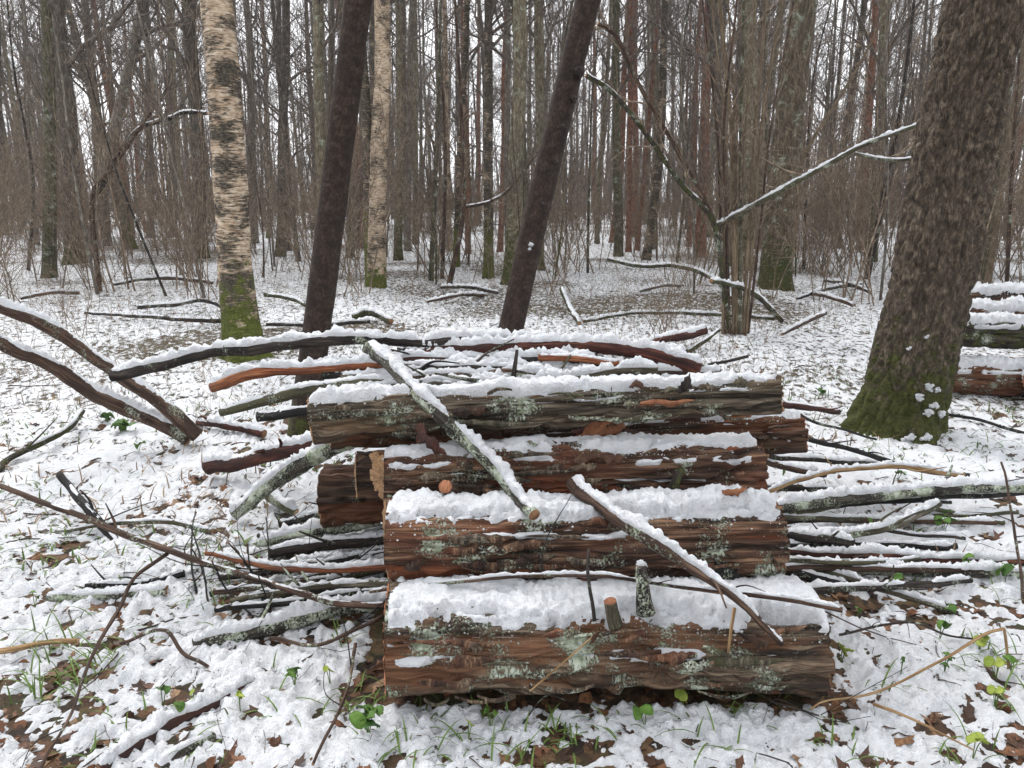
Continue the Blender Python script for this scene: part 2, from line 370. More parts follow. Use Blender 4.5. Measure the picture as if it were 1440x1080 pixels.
# ------------------------------------------------------------------ snow lying on branches and logs
def snow_strip(P, rad, T, cover=1.15, seed=0, step=.009, patch=.5, m=9):
    """snow heaped along the upper side of a branch: thickness from clumpy noise, open patches where it fell off"""
    L = float(np.sum(np.linalg.norm(np.diff(P, axis=0), axis=1))); n = max(6, int(L/step))
    s0 = np.linspace(0, 1, len(P)); s1 = np.linspace(.003, .997, n)
    Q = np.stack([np.interp(s1, s0, P[:, k]) for k in range(3)], -1); r = np.interp(s1, s0, rad)
    Tn, N, B = frames(Q, UPZ); s = s1*L
    one = np.zeros(n)
    am = cover*(1+.6*fbm(np.stack([s*13, one+seed, one], -1), 3, 3, .75)); am2 = cover*(1+.6*fbm(np.stack([s*13, one+seed+50, one], -1), 3, 4, .7))
    u = np.linspace(-1, 1, m)
    a = np.where(u[None] < 0, u[None]*am2[:, None], u[None]*am[:, None])
    pc = ss(-.28-patch*.35, .10-patch*.35, fbm(np.stack([s*3.5, one+seed*3.1, one], -1), 3, 8)+.12)
    W = np.sqrt(np.maximum(1-u*u, 0))
    q = Q[:, None] + r[:, None, None]*(np.cos(a)[..., None]*N[:, None] + np.sin(a)[..., None]*B[:, None])
    lump = np.maximum(.3 + 1.3*billow(q*42+seed, 3, 6, .65) + .7*fbm(q*16, 3, 9), .08)
    endw = ss(0, .02, np.minimum(s, L-s))*ss(.8, .5, np.abs(Tn[:, 2]))
    t = T*W[None]*lump*pc[:, None]*endw[:, None] - .0035
    d = (np.cos(a)[..., None]*N[:, None]*1.0 + np.sin(a)[..., None]*B[:, None]*.85)
    V = Q[:, None] + (r[:, None]+t)[..., None]*d
    return V.reshape(-1, 3), gridfaces(n, m, False)[:, ::-1]

SEED = [0]
def stick(name, label, mode, pts, w0, w1, mat, snow=.9, group=None, cat='branch', sides=9, rough=.06, twigs=0, patch=.5, end='endwood', wob=.012, cover=.88):
    SEED[0] += 1; sd = SEED[0]
    C = []
    for q in pts:
        px, py, v = q[:3]; md = q[3] if len(q) > 3 else mode
        C.append(atY(px, py, v) if md == 'Y' else atZ(px, py, v))
    C = np.array(C); mid = C.mean(0)
    L = float(np.sum(np.linalg.norm(np.diff(C, axis=0), axis=1)))
    n = int(np.clip(L/.022, 8, 130)); P = spline(C, n)
    s = np.linspace(0, L, n); z = np.zeros(n)
    wb = np.stack([fbm(np.stack([s*4.5, z+sd*7+k*13, z], -1), 3, 40+k) for k in range(3)], -1)
    P = P + wb*wob*ss(0, .06, np.minimum(s, L-s))[:, None]
    r0, r1 = px2m(C[0], w0)/2, px2m(C[-1], w1)/2
    rad = np.linspace(r0, r1, n)*(1+.16*fbm(np.stack([s*6, z+sd, z], -1), 2, 44))
    base = P[0].copy(); root = empty(name, base); Pl = P - base
    def disp(bk, a, s_, r): return r*(rough*1.6*fbm(bk*np.array([60, 60, 9.])+sd, 3, 50) + rough*fbm(bk*20+sd, 2, 51))
    V, F, bk, mi = tube(Pl, rad, sides, UPZ if abs(P[-1]-P[0])[2] < .85*L else REFY, disp)
    bk = bk + np.array([sd*1.7, sd*.9, sd*2.3])
    link('bark', mesh_data('bark', V, F, [M[mat], M[end]], {'bk': bk}, mi), root)
    rng = np.random.default_rng(sd)
    if w0+w1 > 13 and L > .3 and cat == 'branch' and rng.random() < .62 and mat not in ('orange',):
        for q in range(1+(rng.random() < .4)):
            i = int(n*(.2+.5*rng.random())); tg = P[min(i+2, n-1)]-P[i]; tg /= np.linalg.norm(tg)
            if w1 > w0: tg = -tg
            sdv = rng.normal(size=3); sdv[2] = .25+abs(sdv[2])*.4; sdv -= tg*sdv.dot(tg); sdv /= np.linalg.norm(sdv); ln = .08+.22*rng.random()*min(1, L); an = .45+.5*rng.random()
            dv = tg*math.cos(an)+sdv*math.sin(an); q3 = np.array([Pl[i]-dv*rad[i]*.4, Pl[i]+dv*ln*.5+rng.normal(size=3)*.012, Pl[i]+dv*ln+rng.normal(size=3)*.02]); pt = spline(q3, 12); rr = np.linspace(rad[i]*(.35+.25*rng.random()), rad[i]*.15, 12)
            V, F, bk, mi = tube(pt, rr, 7, REFY if abs(dv[2]) > .8 else UPZ); link('side_branch', mesh_data('side_branch', V, F, [M[mat], M[end]], {'bk': bk+sd}, mi), root)
    for k in range(twigs):
        i = int(n*(.15+.7*rng.random())); d = rng.normal(size=3); d[2] = abs(d[2])*.6; d /= np.linalg.norm(d); ln = .10+.22*rng.random()
        q = np.array([Pl[i], Pl[i]+d*ln*.5+rng.normal(size=3)*.015, Pl[i]+d*ln+rng.normal(size=3)*.03])
        pt = spline(q, 8); V, F, bk, mi = tube(pt, np.linspace(min(.0035, rad[i]*.5), .0009, 8), 5, REFY if abs(d[2]) > .8 else UPZ)
        link('twig', mesh_data('twig', V, F, [M['dark' if mat != 'tan' else 'tan'], M[end]], {'bk': bk}, mi), root)
    if snow > 0:
        T = min(snow*(r0+r1)*.95, .034)
        V, F = snow_strip(Pl, rad, T, cover, sd*3.7, max(.008, L/160), patch)
        tag(link('snow', mesh_data('snow', V, F, M['snow']), root), kind='stuff')
    tag(root, label, cat, group); return root

# ------------------------------------------------------------------ the stacked logs
def log(label, A, Bp, r, mat, seed, snow=None, cut='cut', slant=(0, 0), depth=.024, group='sawn logs of the stack', mA=150, mL=210, ledges=(), name='log', taper=1.0):
    """A, Bp: centres of the two ends; snow: (lower limit angle towards the open side, spread, thickness)"""
    A = np.array(A); Bp = np.array(Bp); L = float(np.linalg.norm(Bp-A)); P = A + (Bp-A)*np.linspace(0, 1, mL)[:, None]
    s = np.linspace(0, L, mL); z = np.zeros(mL)
    P = P + np.stack([z, fbm(np.stack([s*1.4, z+seed, z], -1), 2, 60)*.014, fbm(np.stack([s*1.4, z+seed+9, z], -1), 2, 61)*.014], -1)
    base = P[0]*.5+P[-1]*.5; base = np.array([base[0], base[1], base[2]-r]); root = empty(name, base); Pl = P-base
    rad = r*np.linspace(1, taper, mL)
    def disp(bk, a, s_, rr):
        q = bk + seed*3.7
        ang = np.broadcast_to(a, rr.shape)
        tw = q.copy(); tw[..., 0] += .05*fbm(q*np.array([5, 5, 3.]), 2, 70); tw[..., 1] += .05*fbm(q*np.array([5, 5, 3.])+9, 2, 71)
        groove = ss(.0, .13, np.abs(fbm(tw*np.array([22, 22, 1.6]), 3, 72, .6)))-1
        plates = ss(.02, .10, fbm(q*np.array([9, 9, 1.3]), 3, 75)) + .6*ss(.15, .2, fbm(q*np.array([12, 12, 2.2])+5, 3, 76))
        crack = ss(.0, .03, np.abs(fbm(tw*np.array([6, 6, .7])+3, 2, 78)))-1
        f1, f2 = worley(tw*np.array([17, 17, 2.6])+.12*fbm(q*np.array([30, 30, 8.]), 2, 79)[..., None], 17)
        return depth*.75*(ss(0, .30, f2-f1)-1) + depth*groove*.4 - depth*.8*plates + depth*crack*1.3 + r*.13*fbm(q*np.array([5, 5, 1.6]), 2, 73) + .005*fbm(q*np.array([90, 90, 9.]), 2, 74)
    V, F, bk, mi = tube(Pl, rad, mA, UPZ, disp, caps=False, slant=slant)
    bk2 = bk + seed*2.1
    pq = bk + seed*3.7; inner = ss(.0, .12, fbm(pq*np.array([9, 9, 1.3]), 3, 75))
    link('bark', mesh_data('bark', V, F, M[mat], {'bk': bk2, 'inner': inner}), root)
    for e in (0, 1):                                # sawn faces as rings of vertices towards the pith
        ring = V[:mA] if e == 0 else V[-mA:]; c = ring.mean(0); rs = [1.0, .93, .7, .4, .12]
        rng = np.random.default_rng(seed*5+e); VV = []; BK = []
        ax = (Pl[0]-Pl[-1] if e == 0 else Pl[-1]-Pl[0])/L
        for k, q in enumerate(rs):
            VV.append(c+(ring-c)*q + ax*(.002 if k == 0 else .004+.0025*rng.normal(size=(mA, 1)))); BK.append((ring-c)[:, [1, 2, 0]]*q)
        VV = np.vstack(VV); BK = np.vstack(BK); Fq = gridfaces(5, mA, True)
        j = np.arange(mA); VV = np.vstack([VV, VV[-mA:].mean(0)]); BK = np.vstack([BK, BK[-1]*0]); tri = np.stack([4*mA+j, 4*mA+(j+1) % mA, np.full(mA, 5*mA)], -1)
        if e == 1: Fq, tri = Fq[:, ::-1], tri[:, ::-1]
        link('cut_end', mesh_data('cut_end', VV, [Fq, tri], M[cut], {'bk': BK+seed}), root)
    if snow:
        hi, lo, T = snow; n2 = int(L/.0085); m2 = int(max(24, r*(3.9)/.0085))
        s1 = np.linspace(.004, .996, n2); Q = np.stack([np.interp(s1, np.linspace(0, 1, mL), Pl[:, k]) for k in range(3)], -1)
        a = np.linspace(-1.7, 2.2, m2); Tn, N, B = frames(Q, UPZ); S = s1*L
        A2, S2 = np.meshgrid(a, S); zz = A2*0
        rr = np.interp(s1, np.linspace(0, 1, mL), rad)[:, None]
        bk = np.stack([np.cos(A2)*np.mean(rad), np.sin(A2)*np.mean(rad), S2], -1)
        rr = rr + disp(bk, a, S, np.broadcast_to(rr, A2.shape).copy())
        edge = hi + .34*fbm(np.stack([S2*5, zz+seed, zz], -1), 4, 80, .6) + .26*fbm(np.stack([S2*26, A2*4, zz+seed], -1), 3, 81, .7)
        back = -1.05 + .3*fbm(np.stack([S2*6, zz+seed+40, zz], -1), 3, 82)
        cov = ss(edge+.20, edge-.14, A2)*ss(back-.2, back+.2, A2)
        hole = ss(.30, .48, fbm(np.stack([S2*9, A2*2.5, zz+seed*2], -1), 3, 83)); cov = cov*(1-hole*lo)
        for (ac, aw, x0, x1, st) in ledges:
            lp = ss(aw, aw*.3, np.abs(A2-ac-.10*fbm(np.stack([S2*7, zz+seed, zz+ac*7], -1), 2, 84)))*ss(x0-.03, x0+.03, S2/L)*ss(x1+.03, x1-.03, S2/L)
            lp = lp*ss(-.25, .1, fbm(np.stack([S2*14, A2*3, zz+seed+ac], -1), 2, 85)); cov = np.maximum(cov, lp*st)
        q = Q[:, None] + rr[..., None]*(np.cos(A2)[..., None]*N[:, None]+np.sin(A2)[..., None]*B[:, None])
        lump = np.maximum(.3 + 1.3*billow(q*34+seed, 3, 86, .65) + .6*fbm(q*11, 3, 87) + .22*fbm(q*90, 2, 88), .1)
        lump = lump*(.75+.55*fbm(np.stack([S2*4.5, A2*1.2, zz+seed*3], -1), 3, 89))
        ends = ss(0, .03, np.minimum(S2, L-S2)-.02*np.abs(fbm(np.stack([A2*4, zz+seed, S2*2], -1), 2, 99)))
        t = np.where(cov > .02, T*np.sqrt(cov)*lump*ends, 0) - .006*(1-cov) - .002
        rb = np.maximum(rr, np.interp(s1, np.linspace(0, 1, mL), rad)[:, None]-.006*cov-.05*(1-cov))
        rb = rr*(1-cov)+rb*cov
        Vs = Q[:, None] + (rb+t)[..., None]*(np.cos(A2)[..., None]*N[:, None]+np.sin(A2)[..., None]*B[:, None])
        Vs = Vs.reshape(-1, 3); Fs = gridfaces(n2, m2, False)[:, ::-1]
        # loose crumbs caught on the bark below the edge of the cap
        r3 = np.random.default_rng(seed*9); nc = int(230*L); si = r3.integers(0, n2, nc); ac = edge[si, m2//2] + np.abs(r3.normal(size=nc))*.22-.02; ai = np.clip(((ac+1.7)/3.9*(m2-1)).astype(int), 0, m2-1)
        dirn = np.cos(a[ai])[:, None]*N[si]+np.sin(a[ai])[:, None]*B[si]; c = Q[si]+dirn*(rr[si, ai]+.0015)[:, None]+Tn[si]*(r3.normal(size=(nc, 1))*.006); rc = .0012+.0045*r3.random(nc)**3
        oc = np.array([[1, 0, 0], [-1, 0, 0], [0, 1, 0], [0, -1, 0], [0, 0, 1], [0, 0, -1.]]); ot = np.array([[0, 2, 4], [2, 1, 4], [1, 3, 4], [3, 0, 4], [2, 0, 5], [1, 2, 5], [3, 1, 5], [0, 3, 5]])
        Vc = (c[:, None]+oc[None]*(rc[:, None, None]*(.7+.6*r3.random((nc, 6, 1))))).reshape(-1, 3); Fc = (ot[None]+(np.arange(nc)*6+len(Vs))[:, None, None]).reshape(-1, 3)
        tag(link('snow', mesh_data('snow', np.vstack([Vs, Vc]), [Fs, Fc], M['snow']), root), kind='stuff')
    tag(root, label, 'log', group); return root
def part_tube(name, root, C, r0, r1, mat, n=12, m=10, ref=None, rough=.1, end='endwood'):
    base = np.array(root.location); P = spline(np.array(C)-base, n); SEED[0] += 1; sd = SEED[0]
    V, F, bk, mi = tube(P, np.linspace(r0, r1, n), m, REFY if ref is None else ref, lambda b, a, s, r: r*rough*2*fbm(b*np.array([70, 70, 12.])+sd, 3, 52))
    return link(name, mesh_data(name, V, F, [M[mat], M[end]], {'bk': bk+sd}, mi), root)
def slab(name, root, a, b, wd, mat, th=.008, nrm=(0, -1, 0), snow=False):
    """a torn flake of bark or wood: pointed, uneven, with thickness"""
    SEED[0] += 1; rng = np.random.default_rng(SEED[0]); base = np.array(root.location); a = np.array(a)-base; b = np.array(b)-base
    n = 10; t = np.linspace(0, 1, n); ax = b-a; nr = np.array(nrm, float); sd = np.cross(ax, nr); sd /= np.linalg.norm(sd); nr = np.cross(sd, ax); nr /= np.linalg.norm(nr)
    prof = np.interp(t, [0, .25, .7, 1], [.55, 1, .8, .12])
    U = a + ax*t[:, None] + nr*(.02*np.sin(t*3)[:, None]); e1 = sd*(wd/2*prof*(1+.3*rng.normal(size=n)))[:, None]; e2 = -sd*(wd/2*prof*(1+.3*rng.normal(size=n)))[:, None]
    V = np.stack([U+e1, U+nr*th+e1*.3, U+nr*th*.8+e2*.4, U+e2, U-nr*th*.6], 1)
    Fq = gridfaces(n, 5, True); caps = np.array([[4, 3, 2, 1, 0], [(n-1)*5+k for k in range(5)]])
    return link(name, mesh_data(name, V.reshape(-1, 3), [Fq, caps], M[mat], {'bk': V.reshape(-1, 3)}, smooth=False), root)

L1 = log('thick bottom log lying on the ground, two grey stubs on its snowy top', atZ(549, 908, .18), atZ(1138, 893, .17), .178, 'log1', 1, (.62, .5, .034), cut='cutred', ledges=((1.42, .12, .02, .16, .8), (1.36, .11, .45, .7, .7), (1.40, .12, .55, .64, .7)), mA=190, mL=240)
L2 = log('reddish log with a smooth brown band, resting on the bottom log', atY(546, 765, 2.40), atY(1084, 752, 2.46), .150, 'log2', 2, (.60, .6, .036), ledges=((.98, .10, .25, .62, .9),), slant=(.24, .05), mA=180, mL=230)
L3 = log('log with a pale sawn oval end and an orange knot cut', atY(541, 672, 2.62), atY(1062, 660, 2.68), .122, 'log2', 3, (.30, .9, .026), ledges=((.75, .16, .02, .45, .9), (.95, .13, .55, .98, .9)), slant=(.60, 0))
L4 = log('dark rotten log wedged beneath the weathered top log', atY(590, 618, 2.83), atY(1126, 606, 2.83), .088, 'log4', 4, (.2, .9, .018), cut='cutred')
L5 = log('weathered grey log lying topmost on the stack with long snow cap', atY(440, 585, 2.70), atY(1092, 556, 2.68), .098, 'log5', 5, (.42, .35, .030), taper=.70, slant=(.14, .15), mL=250, ledges=((1.1, .12, .55, .66, .8), (.95, .1, .82, .95, .8)))
L6 = log('shaded log just behind the pale sawn oval end', atY(503, 672, 2.90), atY(1000, 668, 2.95), .105, 'log4', 6, mA=90, mL=120, slant=(.12, 0))
L7 = log('lowest dark log at the shaded back of the stack', atY(457, 700, 3.10), atY(1010, 690, 3.12), .14, 'log4', 7, mA=90, mL=120)
L8 = log('hidden log on the ground in the middle of the stack', atZ(556, 800, .15), atZ(1085, 790, .15), .14, 'log4', 8, mA=80, mL=100)
L9 = log('back log carrying the heap of branches behind the top log', atY(470, 606, 3.08), atY(1040, 600, 3.1), .10, 'log4', 9, (.9, .5, .02), mA=80, mL=110)

# loose plates and strips of bark along the open face of each log
def flakes(root, A, Bp, r, n, seed, mats, amin=.75, amax=2.0):
    r3 = np.random.default_rng(seed); A = np.array(A); Bp = np.array(Bp); ax = (Bp-A)/np.linalg.norm(Bp-A); L = np.linalg.norm(Bp-A); b = np.cross(ax, UPZ); b /= np.linalg.norm(b); nn = np.cross(b, ax)
    for k in range(n):
        ln = .05+.24*r3.random()**1.6; s0 = r3.random()*(L-ln-.04)+.02; a = amin+(amax-amin)*r3.random(); da = r3.normal()*.10; q = r*(.955+.05*r3.random())
        def pt(s_, a_, e): return A+ax*s_+(nn*math.cos(a_)+b*math.sin(a_))*(q+e)
        p0, p1 = pt(s0, a, 0), pt(s0+ln, a+da, .003+.007*r3.random())
        if r3.random() < .5: p0, p1 = p1, p0
        slab('bark_flake', root, p0, p1, .012+.024*r3.random(), mats[int(r3.integers(0, len(mats)))], .004+.005*r3.random(), tuple(nn*math.cos(a)+b*math.sin(a)))
flakes(L1, atZ(549, 908, .18), atZ(1138, 893, .17), .178, 26, 1, ['log1', 'log1', 'log4', 'log2', 'greengrey'], .8, 2.1)
flakes(L2, atY(546, 765, 2.40), atY(1084, 752, 2.46), .150, 22, 2, ['log2', 'log2', 'log4', 'red', 'log5'], .8, 2.0)
flakes(L3, atY(541, 672, 2.62), atY(1062, 660, 2.68), .122, 16, 3, ['log2', 'log4', 'log5'], .6, 1.8)
flakes(L5, atY(440, 585, 2.70), atY(1092, 556, 2.68), .088, 20, 5, ['log5', 'log5', 'greengrey', 'log4'], .7, 2.2)
flakes(L4, atY(590, 618, 2.83), atY(1126, 606, 2.83), .088, 10, 4, ['log4', 'chip', 'red'], .6, 1.8)
# stubs, knots and torn pieces
st = part_tube('branch_stub', L1, [atY(908, 862, 2.10), atY(904, 830, 2.10), atY(902, 795, 2.12)], .030, .016, 'dark', rough=.16)
def blob(name, root, c, r, seed, sq=(1, 1, .7), mat='snow', dens=10):
    base = np.array(root.location) if root is not None else np.zeros(3)
    u, v = np.meshgrid(np.linspace(0, 2*math.pi, dens*2, endpoint=False), np.linspace(.02, math.pi-.02, dens))
    d = np.stack([np.cos(u)*np.sin(v), np.sin(u)*np.sin(v), np.cos(v)], -1)
    rr = r*(.35+1.9*billow(d*1.9+seed*3.1, 3, 90, .7)); V = (d*rr[..., None]*np.array(sq)).reshape(-1, 3)+np.array(c)-base
    return V, gridfaces(dens, dens*2, True)[:, ::-1]
def blobs(name, root, cs, mat='snow'):
    Vs, Fs, o = [], [], 0
    for k, (c, r) in enumerate(cs):
        V, F = blob(name, root, c, r, SEED[0]+k*1.3); Vs.append(V); Fs.append(F+o); o += len(V)
    SEED[0] += 7
    return tag(link(name, mesh_data(name, np.vstack(Vs), np.vstack(Fs), M[mat]), root), kind='stuff')
blobs('snow', L1, [(atY(902, 793, 2.12), .014)])
part_tube('branch_stub', L1, [atY(866, 880, 2.08), atY(861, 862, 2.075), atY(858, 845, 2.07)], .024, .019, 'greengrey', rough=.12, end='chip')
part_tube('branch_stub', L3, [atY(638, 690, 2.52), atY(626, 684, 2.455)], .026, .024, 'brown', ref=UPZ, end='cutred', m=16)
slab('bark_flake', L3, atY(655, 700, 2.5), atY(612, 705, 2.44), .02, 'chip')
part_tube('branch_stub', L3, [atY(944, 702, 2.52), atY(951, 675, 2.52), atY(958, 660, 2.55)], .020, .013, 'mossy', end='chip')
slab('bark_flake', L5, atY(586, 600, 2.60), atY(628, 640, 2.54), .05, 'red')
slab('bark_flake', L4, atY(812, 622, 2.74), atY(872, 577, 2.66), .05, 'chip')
slab('bark_flake', L4, atY(878, 600, 2.75), atY(832, 610, 2.70), .045, 'chip')
slab('bark_flake', L4, atY(1060, 574, 2.74), atY(1018, 592, 2.66), .04, 'chip')
slab('bark_flake', L5, atY(955, 552, 2.58), atY(970, 524, 2.56), .035, 'dark')
slab('bark_flake', L2, atY(1015, 692, 2.42), atY(1050, 685, 2.42), .03, 'chip')
slab('bark_flake', L5, atY(900, 566, 2.575), atY(975, 562, 2.575), .022, 'chip')
part_tube('branch_stub', L2, [atY(1020, 800, 2.36), atY(1000, 805, 2.31)], .055, .045, 'black', ref=UPZ, rough=.2, end='black', m=14)

# ------------------------------------------------------------------ branches on and round the stack
HEAP = 'cut branches heaped on the log stack'
T_ = 'Y'
stick('branch', 'lichen-covered pole leaning from the heap down across the upper logs', 'Y', [(520, 490, 3.12), (590, 552, 2.66), (650, 612, 2.58), (712, 678, 2.46), (752, 724, 2.30)], 22, 19, 'lichen', .62, HEAP, patch=1.2, sides=12, rough=.09)
stick('branch', 'brown pole with a pointed foot leaning across the two lowest logs', 'Y', [(806, 678, 2.50), (880, 735, 2.26), (960, 790, 2.14), (1045, 850, 2.03), (1100, 906, 1.985)], 24, 9, 'brown', .75, HEAP, patch=1.4, sides=12, rough=.09)
stick('branch', 'long thin wand lying along the seam between the two lowest logs', 'Y', [(520, 832, 2.24), (640, 818, 2.20), (820, 808, 2.18), (905, 818, 2.17), (1000, 832, 2.12), (1100, 842, 2.08), (1185, 858, 2.02)], 5, 8, 'brown', .9, HEAP, patch=.1, twigs=3, wob=.006)
stick('branch', 'short upright dark twig standing against the bottom log', 'Y', [(828, 772, 2.2), (829, 820, 2.12), (836, 874, 2.05)], 4, 6, 'dark', 0, HEAP)
stick('branch', 'very long black pole with unbroken snow lying highest on the heap', 'Y', [(157, 527, 3.25), (300, 496, 3.22), (400, 486, 3.2), (480, 480, 3.18), (640, 481, 3.16), (775, 478, 3.15)], 17, 13, 'dark', .85, HEAP, patch=1.5, twigs=3, wob=.02)
stick('branch', 'thick dark red branch with deep snow curving down behind the top log', 'Y', [(560, 494, 3.2), (680, 491, 3.12), (800, 487, 3.08), (890, 494, 3.05), (985, 520, 2.98)], 12, 22, 'red', .9, HEAP, patch=1.6, sides=12)
stick('branch', 'orange barkless branch with a blunt end sticking out over the snow', 'Y', [(298, 545, 3.06), (350, 527, 3.05), (430, 521, 3.04), (545, 515, 3.04)], 17, 12, 'orange', .8, HEAP, patch=1.5, sides=12, end='chip')
stick('branch', 'curved grey-green branch sticking out left below the orange one', 'Y', [(310, 580, 2.98), (370, 566, 2.98), (450, 545, 2.97), (570, 541, 2.96)], 13, 20, 'greengrey', .35, HEAP, patch=.2)
stick('branch', 'short black branch end beside the left end of the top log', 'Y', [(362, 586, 2.92), (440, 574, 2.92), (520, 566, 2.9)], 15, 13, 'black', .3, HEAP)
stick('branch', 'black branch with a stripped orange stretch in the heap', 'Y', [(560, 525, 3.08), (660, 516, 3.06), (762, 506, 3.04), (880, 516, 3.0)], 13, 14, 'black', .9, HEAP, patch=1)
stick('branch', 'short stripped orange piece lying in the heap', 'Y', [(757, 503, 2.99), (820, 504, 2.985), (870, 512, 2.98)], 10, 11, 'orange', .5, HEAP, patch=1, end='chip')
stick('branch', 'thick grey branch with an orange torn end behind the top log', 'Y', [(730, 542, 2.90), (800, 534, 2.90), (860, 524, 2.90), (925, 522, 2.88)], 18, 14, 'greengrey', .8, HEAP, patch=1, end='chip')
stick('branch', 'mossy branch deep in snow between pole and grey stub', 'Y', [(590, 545, 2.94), (660, 540, 2.94), (760, 532, 2.93), (880, 535, 2.9)], 15, 16, 'lichen', .8, HEAP, patch=1)
stick('branch', 'dark branch low in the heap right behind the weathered log', 'Y', [(500, 548, 2.92), (640, 556, 2.90), (820, 548, 2.88)], 16, 16, 'dark', .7, HEAP, patch=1)
stick('branch', 'brown branch buried at the bottom of the heap', 'Y', [(480, 532, 3.0), (620, 532, 3.0), (840, 522, 3.0)], 15, 15, 'brown', .6, HEAP, patch=1)
stick('branch', 'dark branch crossing under the highest pole', 'Y', [(470, 515, 3.14), (640, 506, 3.12), (840, 502, 3.06)], 13, 15, 'dark', .8, HEAP, patch=1)
stick('branch', 'small grey stub pointing straight up out of the heap', 'Y', [(719, 545, 2.9), (723, 515, 2.9), (727, 492, 2.92)], 9, 4, 'dark', 0, HEAP)
stick('branch', 'thin bare grey branch sticking out right above the top log', 'Y', [(975, 520, 2.98), (1010, 509, 3.02), (1052, 501, 3.05)], 6, 4, 'dark', .3, HEAP)
rng = np.random.default_rng(15)
for k in range(12):
    x0 = 420+rng.random()*200; x1 = x0+220+rng.random()*230; y0 = 498+k*4.6+rng.normal()*3; Yd = 3.16-.024*k
    stick('branch', 'snow-laden branch packed within the heap behind the top log', 'Y', [(x0, y0+rng.normal()*5+4, Yd), ((x0+x1)/2, y0-2, Yd), (x1, y0+rng.normal()*8, Yd)], 8+6*rng.random(), 8+6*rng.random(), ('dark', 'brown', 'red', 'greengrey', 'lichen', 'black')[k % 6], .8, 'branches packed within the heap', patch=.7)
LEFT = 'branches sticking out of the stack beside the pale sawn end'
stick('branch', 'thick dark red branch lying on snow beside the lichen pole', 'Z', [(292, 657, .08), (360, 645, .16), (460, 622, .30)], 23, 18, 'red', .55, LEFT, patch=1.3, sides=12)
stick('branch', 'thick lichen pole sloping from under the top log to the snow', 'Z', [(328, 724, .06), (400, 670, .24), (470, 630, .40), (560, 602, .50)], 20, 26, 'lichen', .5, LEFT, patch=.8, sides=12, rough=.1)
stick('branch', 'short broken piece with a pale split end on the snow', 'Z', [(416, 722, .03), (395, 706, .07), (372, 688, .09)], 15, 18, 'greengrey', .7, LEFT, end='palewood', patch=1)
stick('branch', 'lichen-flecked branch entering the stack under the shaded logs', 'Z', [(362, 764, .10), (430, 750, .15), (560, 728, .20)], 12, 18, 'lichen', 1, LEFT, patch=1.5)
stick('branch', 'dark snow-capped branch end just below the shaded logs', 'Z', [(430, 728, .13), (490, 720, .17), (575, 708, .2)], 9, 14, 'dark', .8, LEFT, patch=1.2)
stick('branch', 'dark branch under the lichen-flecked branch', 'Z', [(380, 778, .08), (460, 766, .12), (570, 752, .15)], 16, 18, 'dark', .4, LEFT)
stick('branch', 'reddish branch running into the stack beside the long wand', 'Z', [(290, 778, .09), (370, 794, .13), (450, 798, .14), (570, 797, .16)], 7, 13, 'orange', .8, LEFT, patch=.9)
stick('branch', 'mossy branch sloping down from the stack to the grass', 'Z', [(395, 838, .03), (470, 815, .08), (570, 788, .14)], 11, 14, 'greengrey', .5, LEFT)
stick('branch', 'black rotten branch in the shadow beside the bottom log', 'Z', [(440, 838, .03), (500, 828, .06), (580, 822, .08)], 22, 24, 'black', .2, LEFT)
stick('branch', 'thick lichen branch under snow ending beside the bottom log', 'Z', [(272, 908, .02), (360, 888, .03), (450, 862, .05), (560, 846, .07)], 24, 22, 'lichen', .8, LEFT, patch=1.6, sides=12)
stick('branch', 'mossy black branch half sunk in the snow by the wand', 'Z', [(66, 842, .015), (150, 836, .02), (236, 832, .02)], 14, 17, 'lichen', .6, LEFT, patch=.8)
stick('branch', 'black branch half sunk just behind the mossy one', 'Z', [(120, 826, .02), (200, 818, .02), (260, 806, .02)], 9, 10, 'black', .7, LEFT, patch=.6)
stick('branch', 'long bare dark wand reaching from the open snow into the stack', 'Z', [(-40, 670, .38), (100, 722, .30), (230, 772, .22), (340, 808, .17), (430, 838, .14), (470, 848, .13), (545, 850, .12)], 7, 11, 'brown', .22, LEFT, patch=-.3, twigs=4, wob=.01)
stick('branch', 'thin side shoot bending down from the long bare wand', 'Z', [(236, 778, .20), (190, 812, .15), (165, 860, .12), (130, 920, .10), (95, 1010, .10), (55, 1085, .1)], 6, 4, 'brown', 0, LEFT, twigs=2, wob=.008)
stick('branch', 'thin grey branch with an arched end over the snow', 'Z', [(78, 748, .02), (150, 737, .05), (240, 734, .06), (300, 748, .03)], 5, 9, 'greengrey', .6, LEFT, patch=.5)
stick('branch', 'stub of a cut branch stuck slanting in the snow', 'Z', [(168, 770, -.01), (125, 718, .12), (84, 668, .22)], 13, 11, 'black', .1, LEFT, end='dark')
stick('branch', 'crooked mossy branch with a broken pale tip', 'Z', [(-6, 668, .02), (12, 645, .05), (60, 622, .08), (95, 603, .1), (116, 578, .13)], 9, 7, 'mossy', .5, LEFT, end='palewood')
stick('branch', 'pale barkless stick lying by the green grass', 'Z', [(-10, 917, .05), (50, 906, .05), (110, 901, .05)], 9, 7, 'tan', .1, LEFT, end='palewood')
stick('branch', 'dark brown rotten log piece half buried in foreground snow', 'Z', [(140, 1085, .0), (230, 1022, .015), (300, 985, .02), (372, 950, .0)], 26, 22, 'red', .75, LEFT, patch=.9, sides=12)
stick('branch', 'short dark stump of wood poking through the foreground snow', 'Z', [(225, 1085, .0), (262, 1058, .01), (300, 1036, 0)], 26, 16, 'lichen', .6, LEFT, patch=.9)
stick('branch', 'thin angled brown branch arching over the snow by the grass', 'Z', [(170, 905, .04), (205, 888, .1), (237, 886, .12), (262, 920, .05), (293, 938, .03)], 5, 5, 'brown', .15, LEFT)
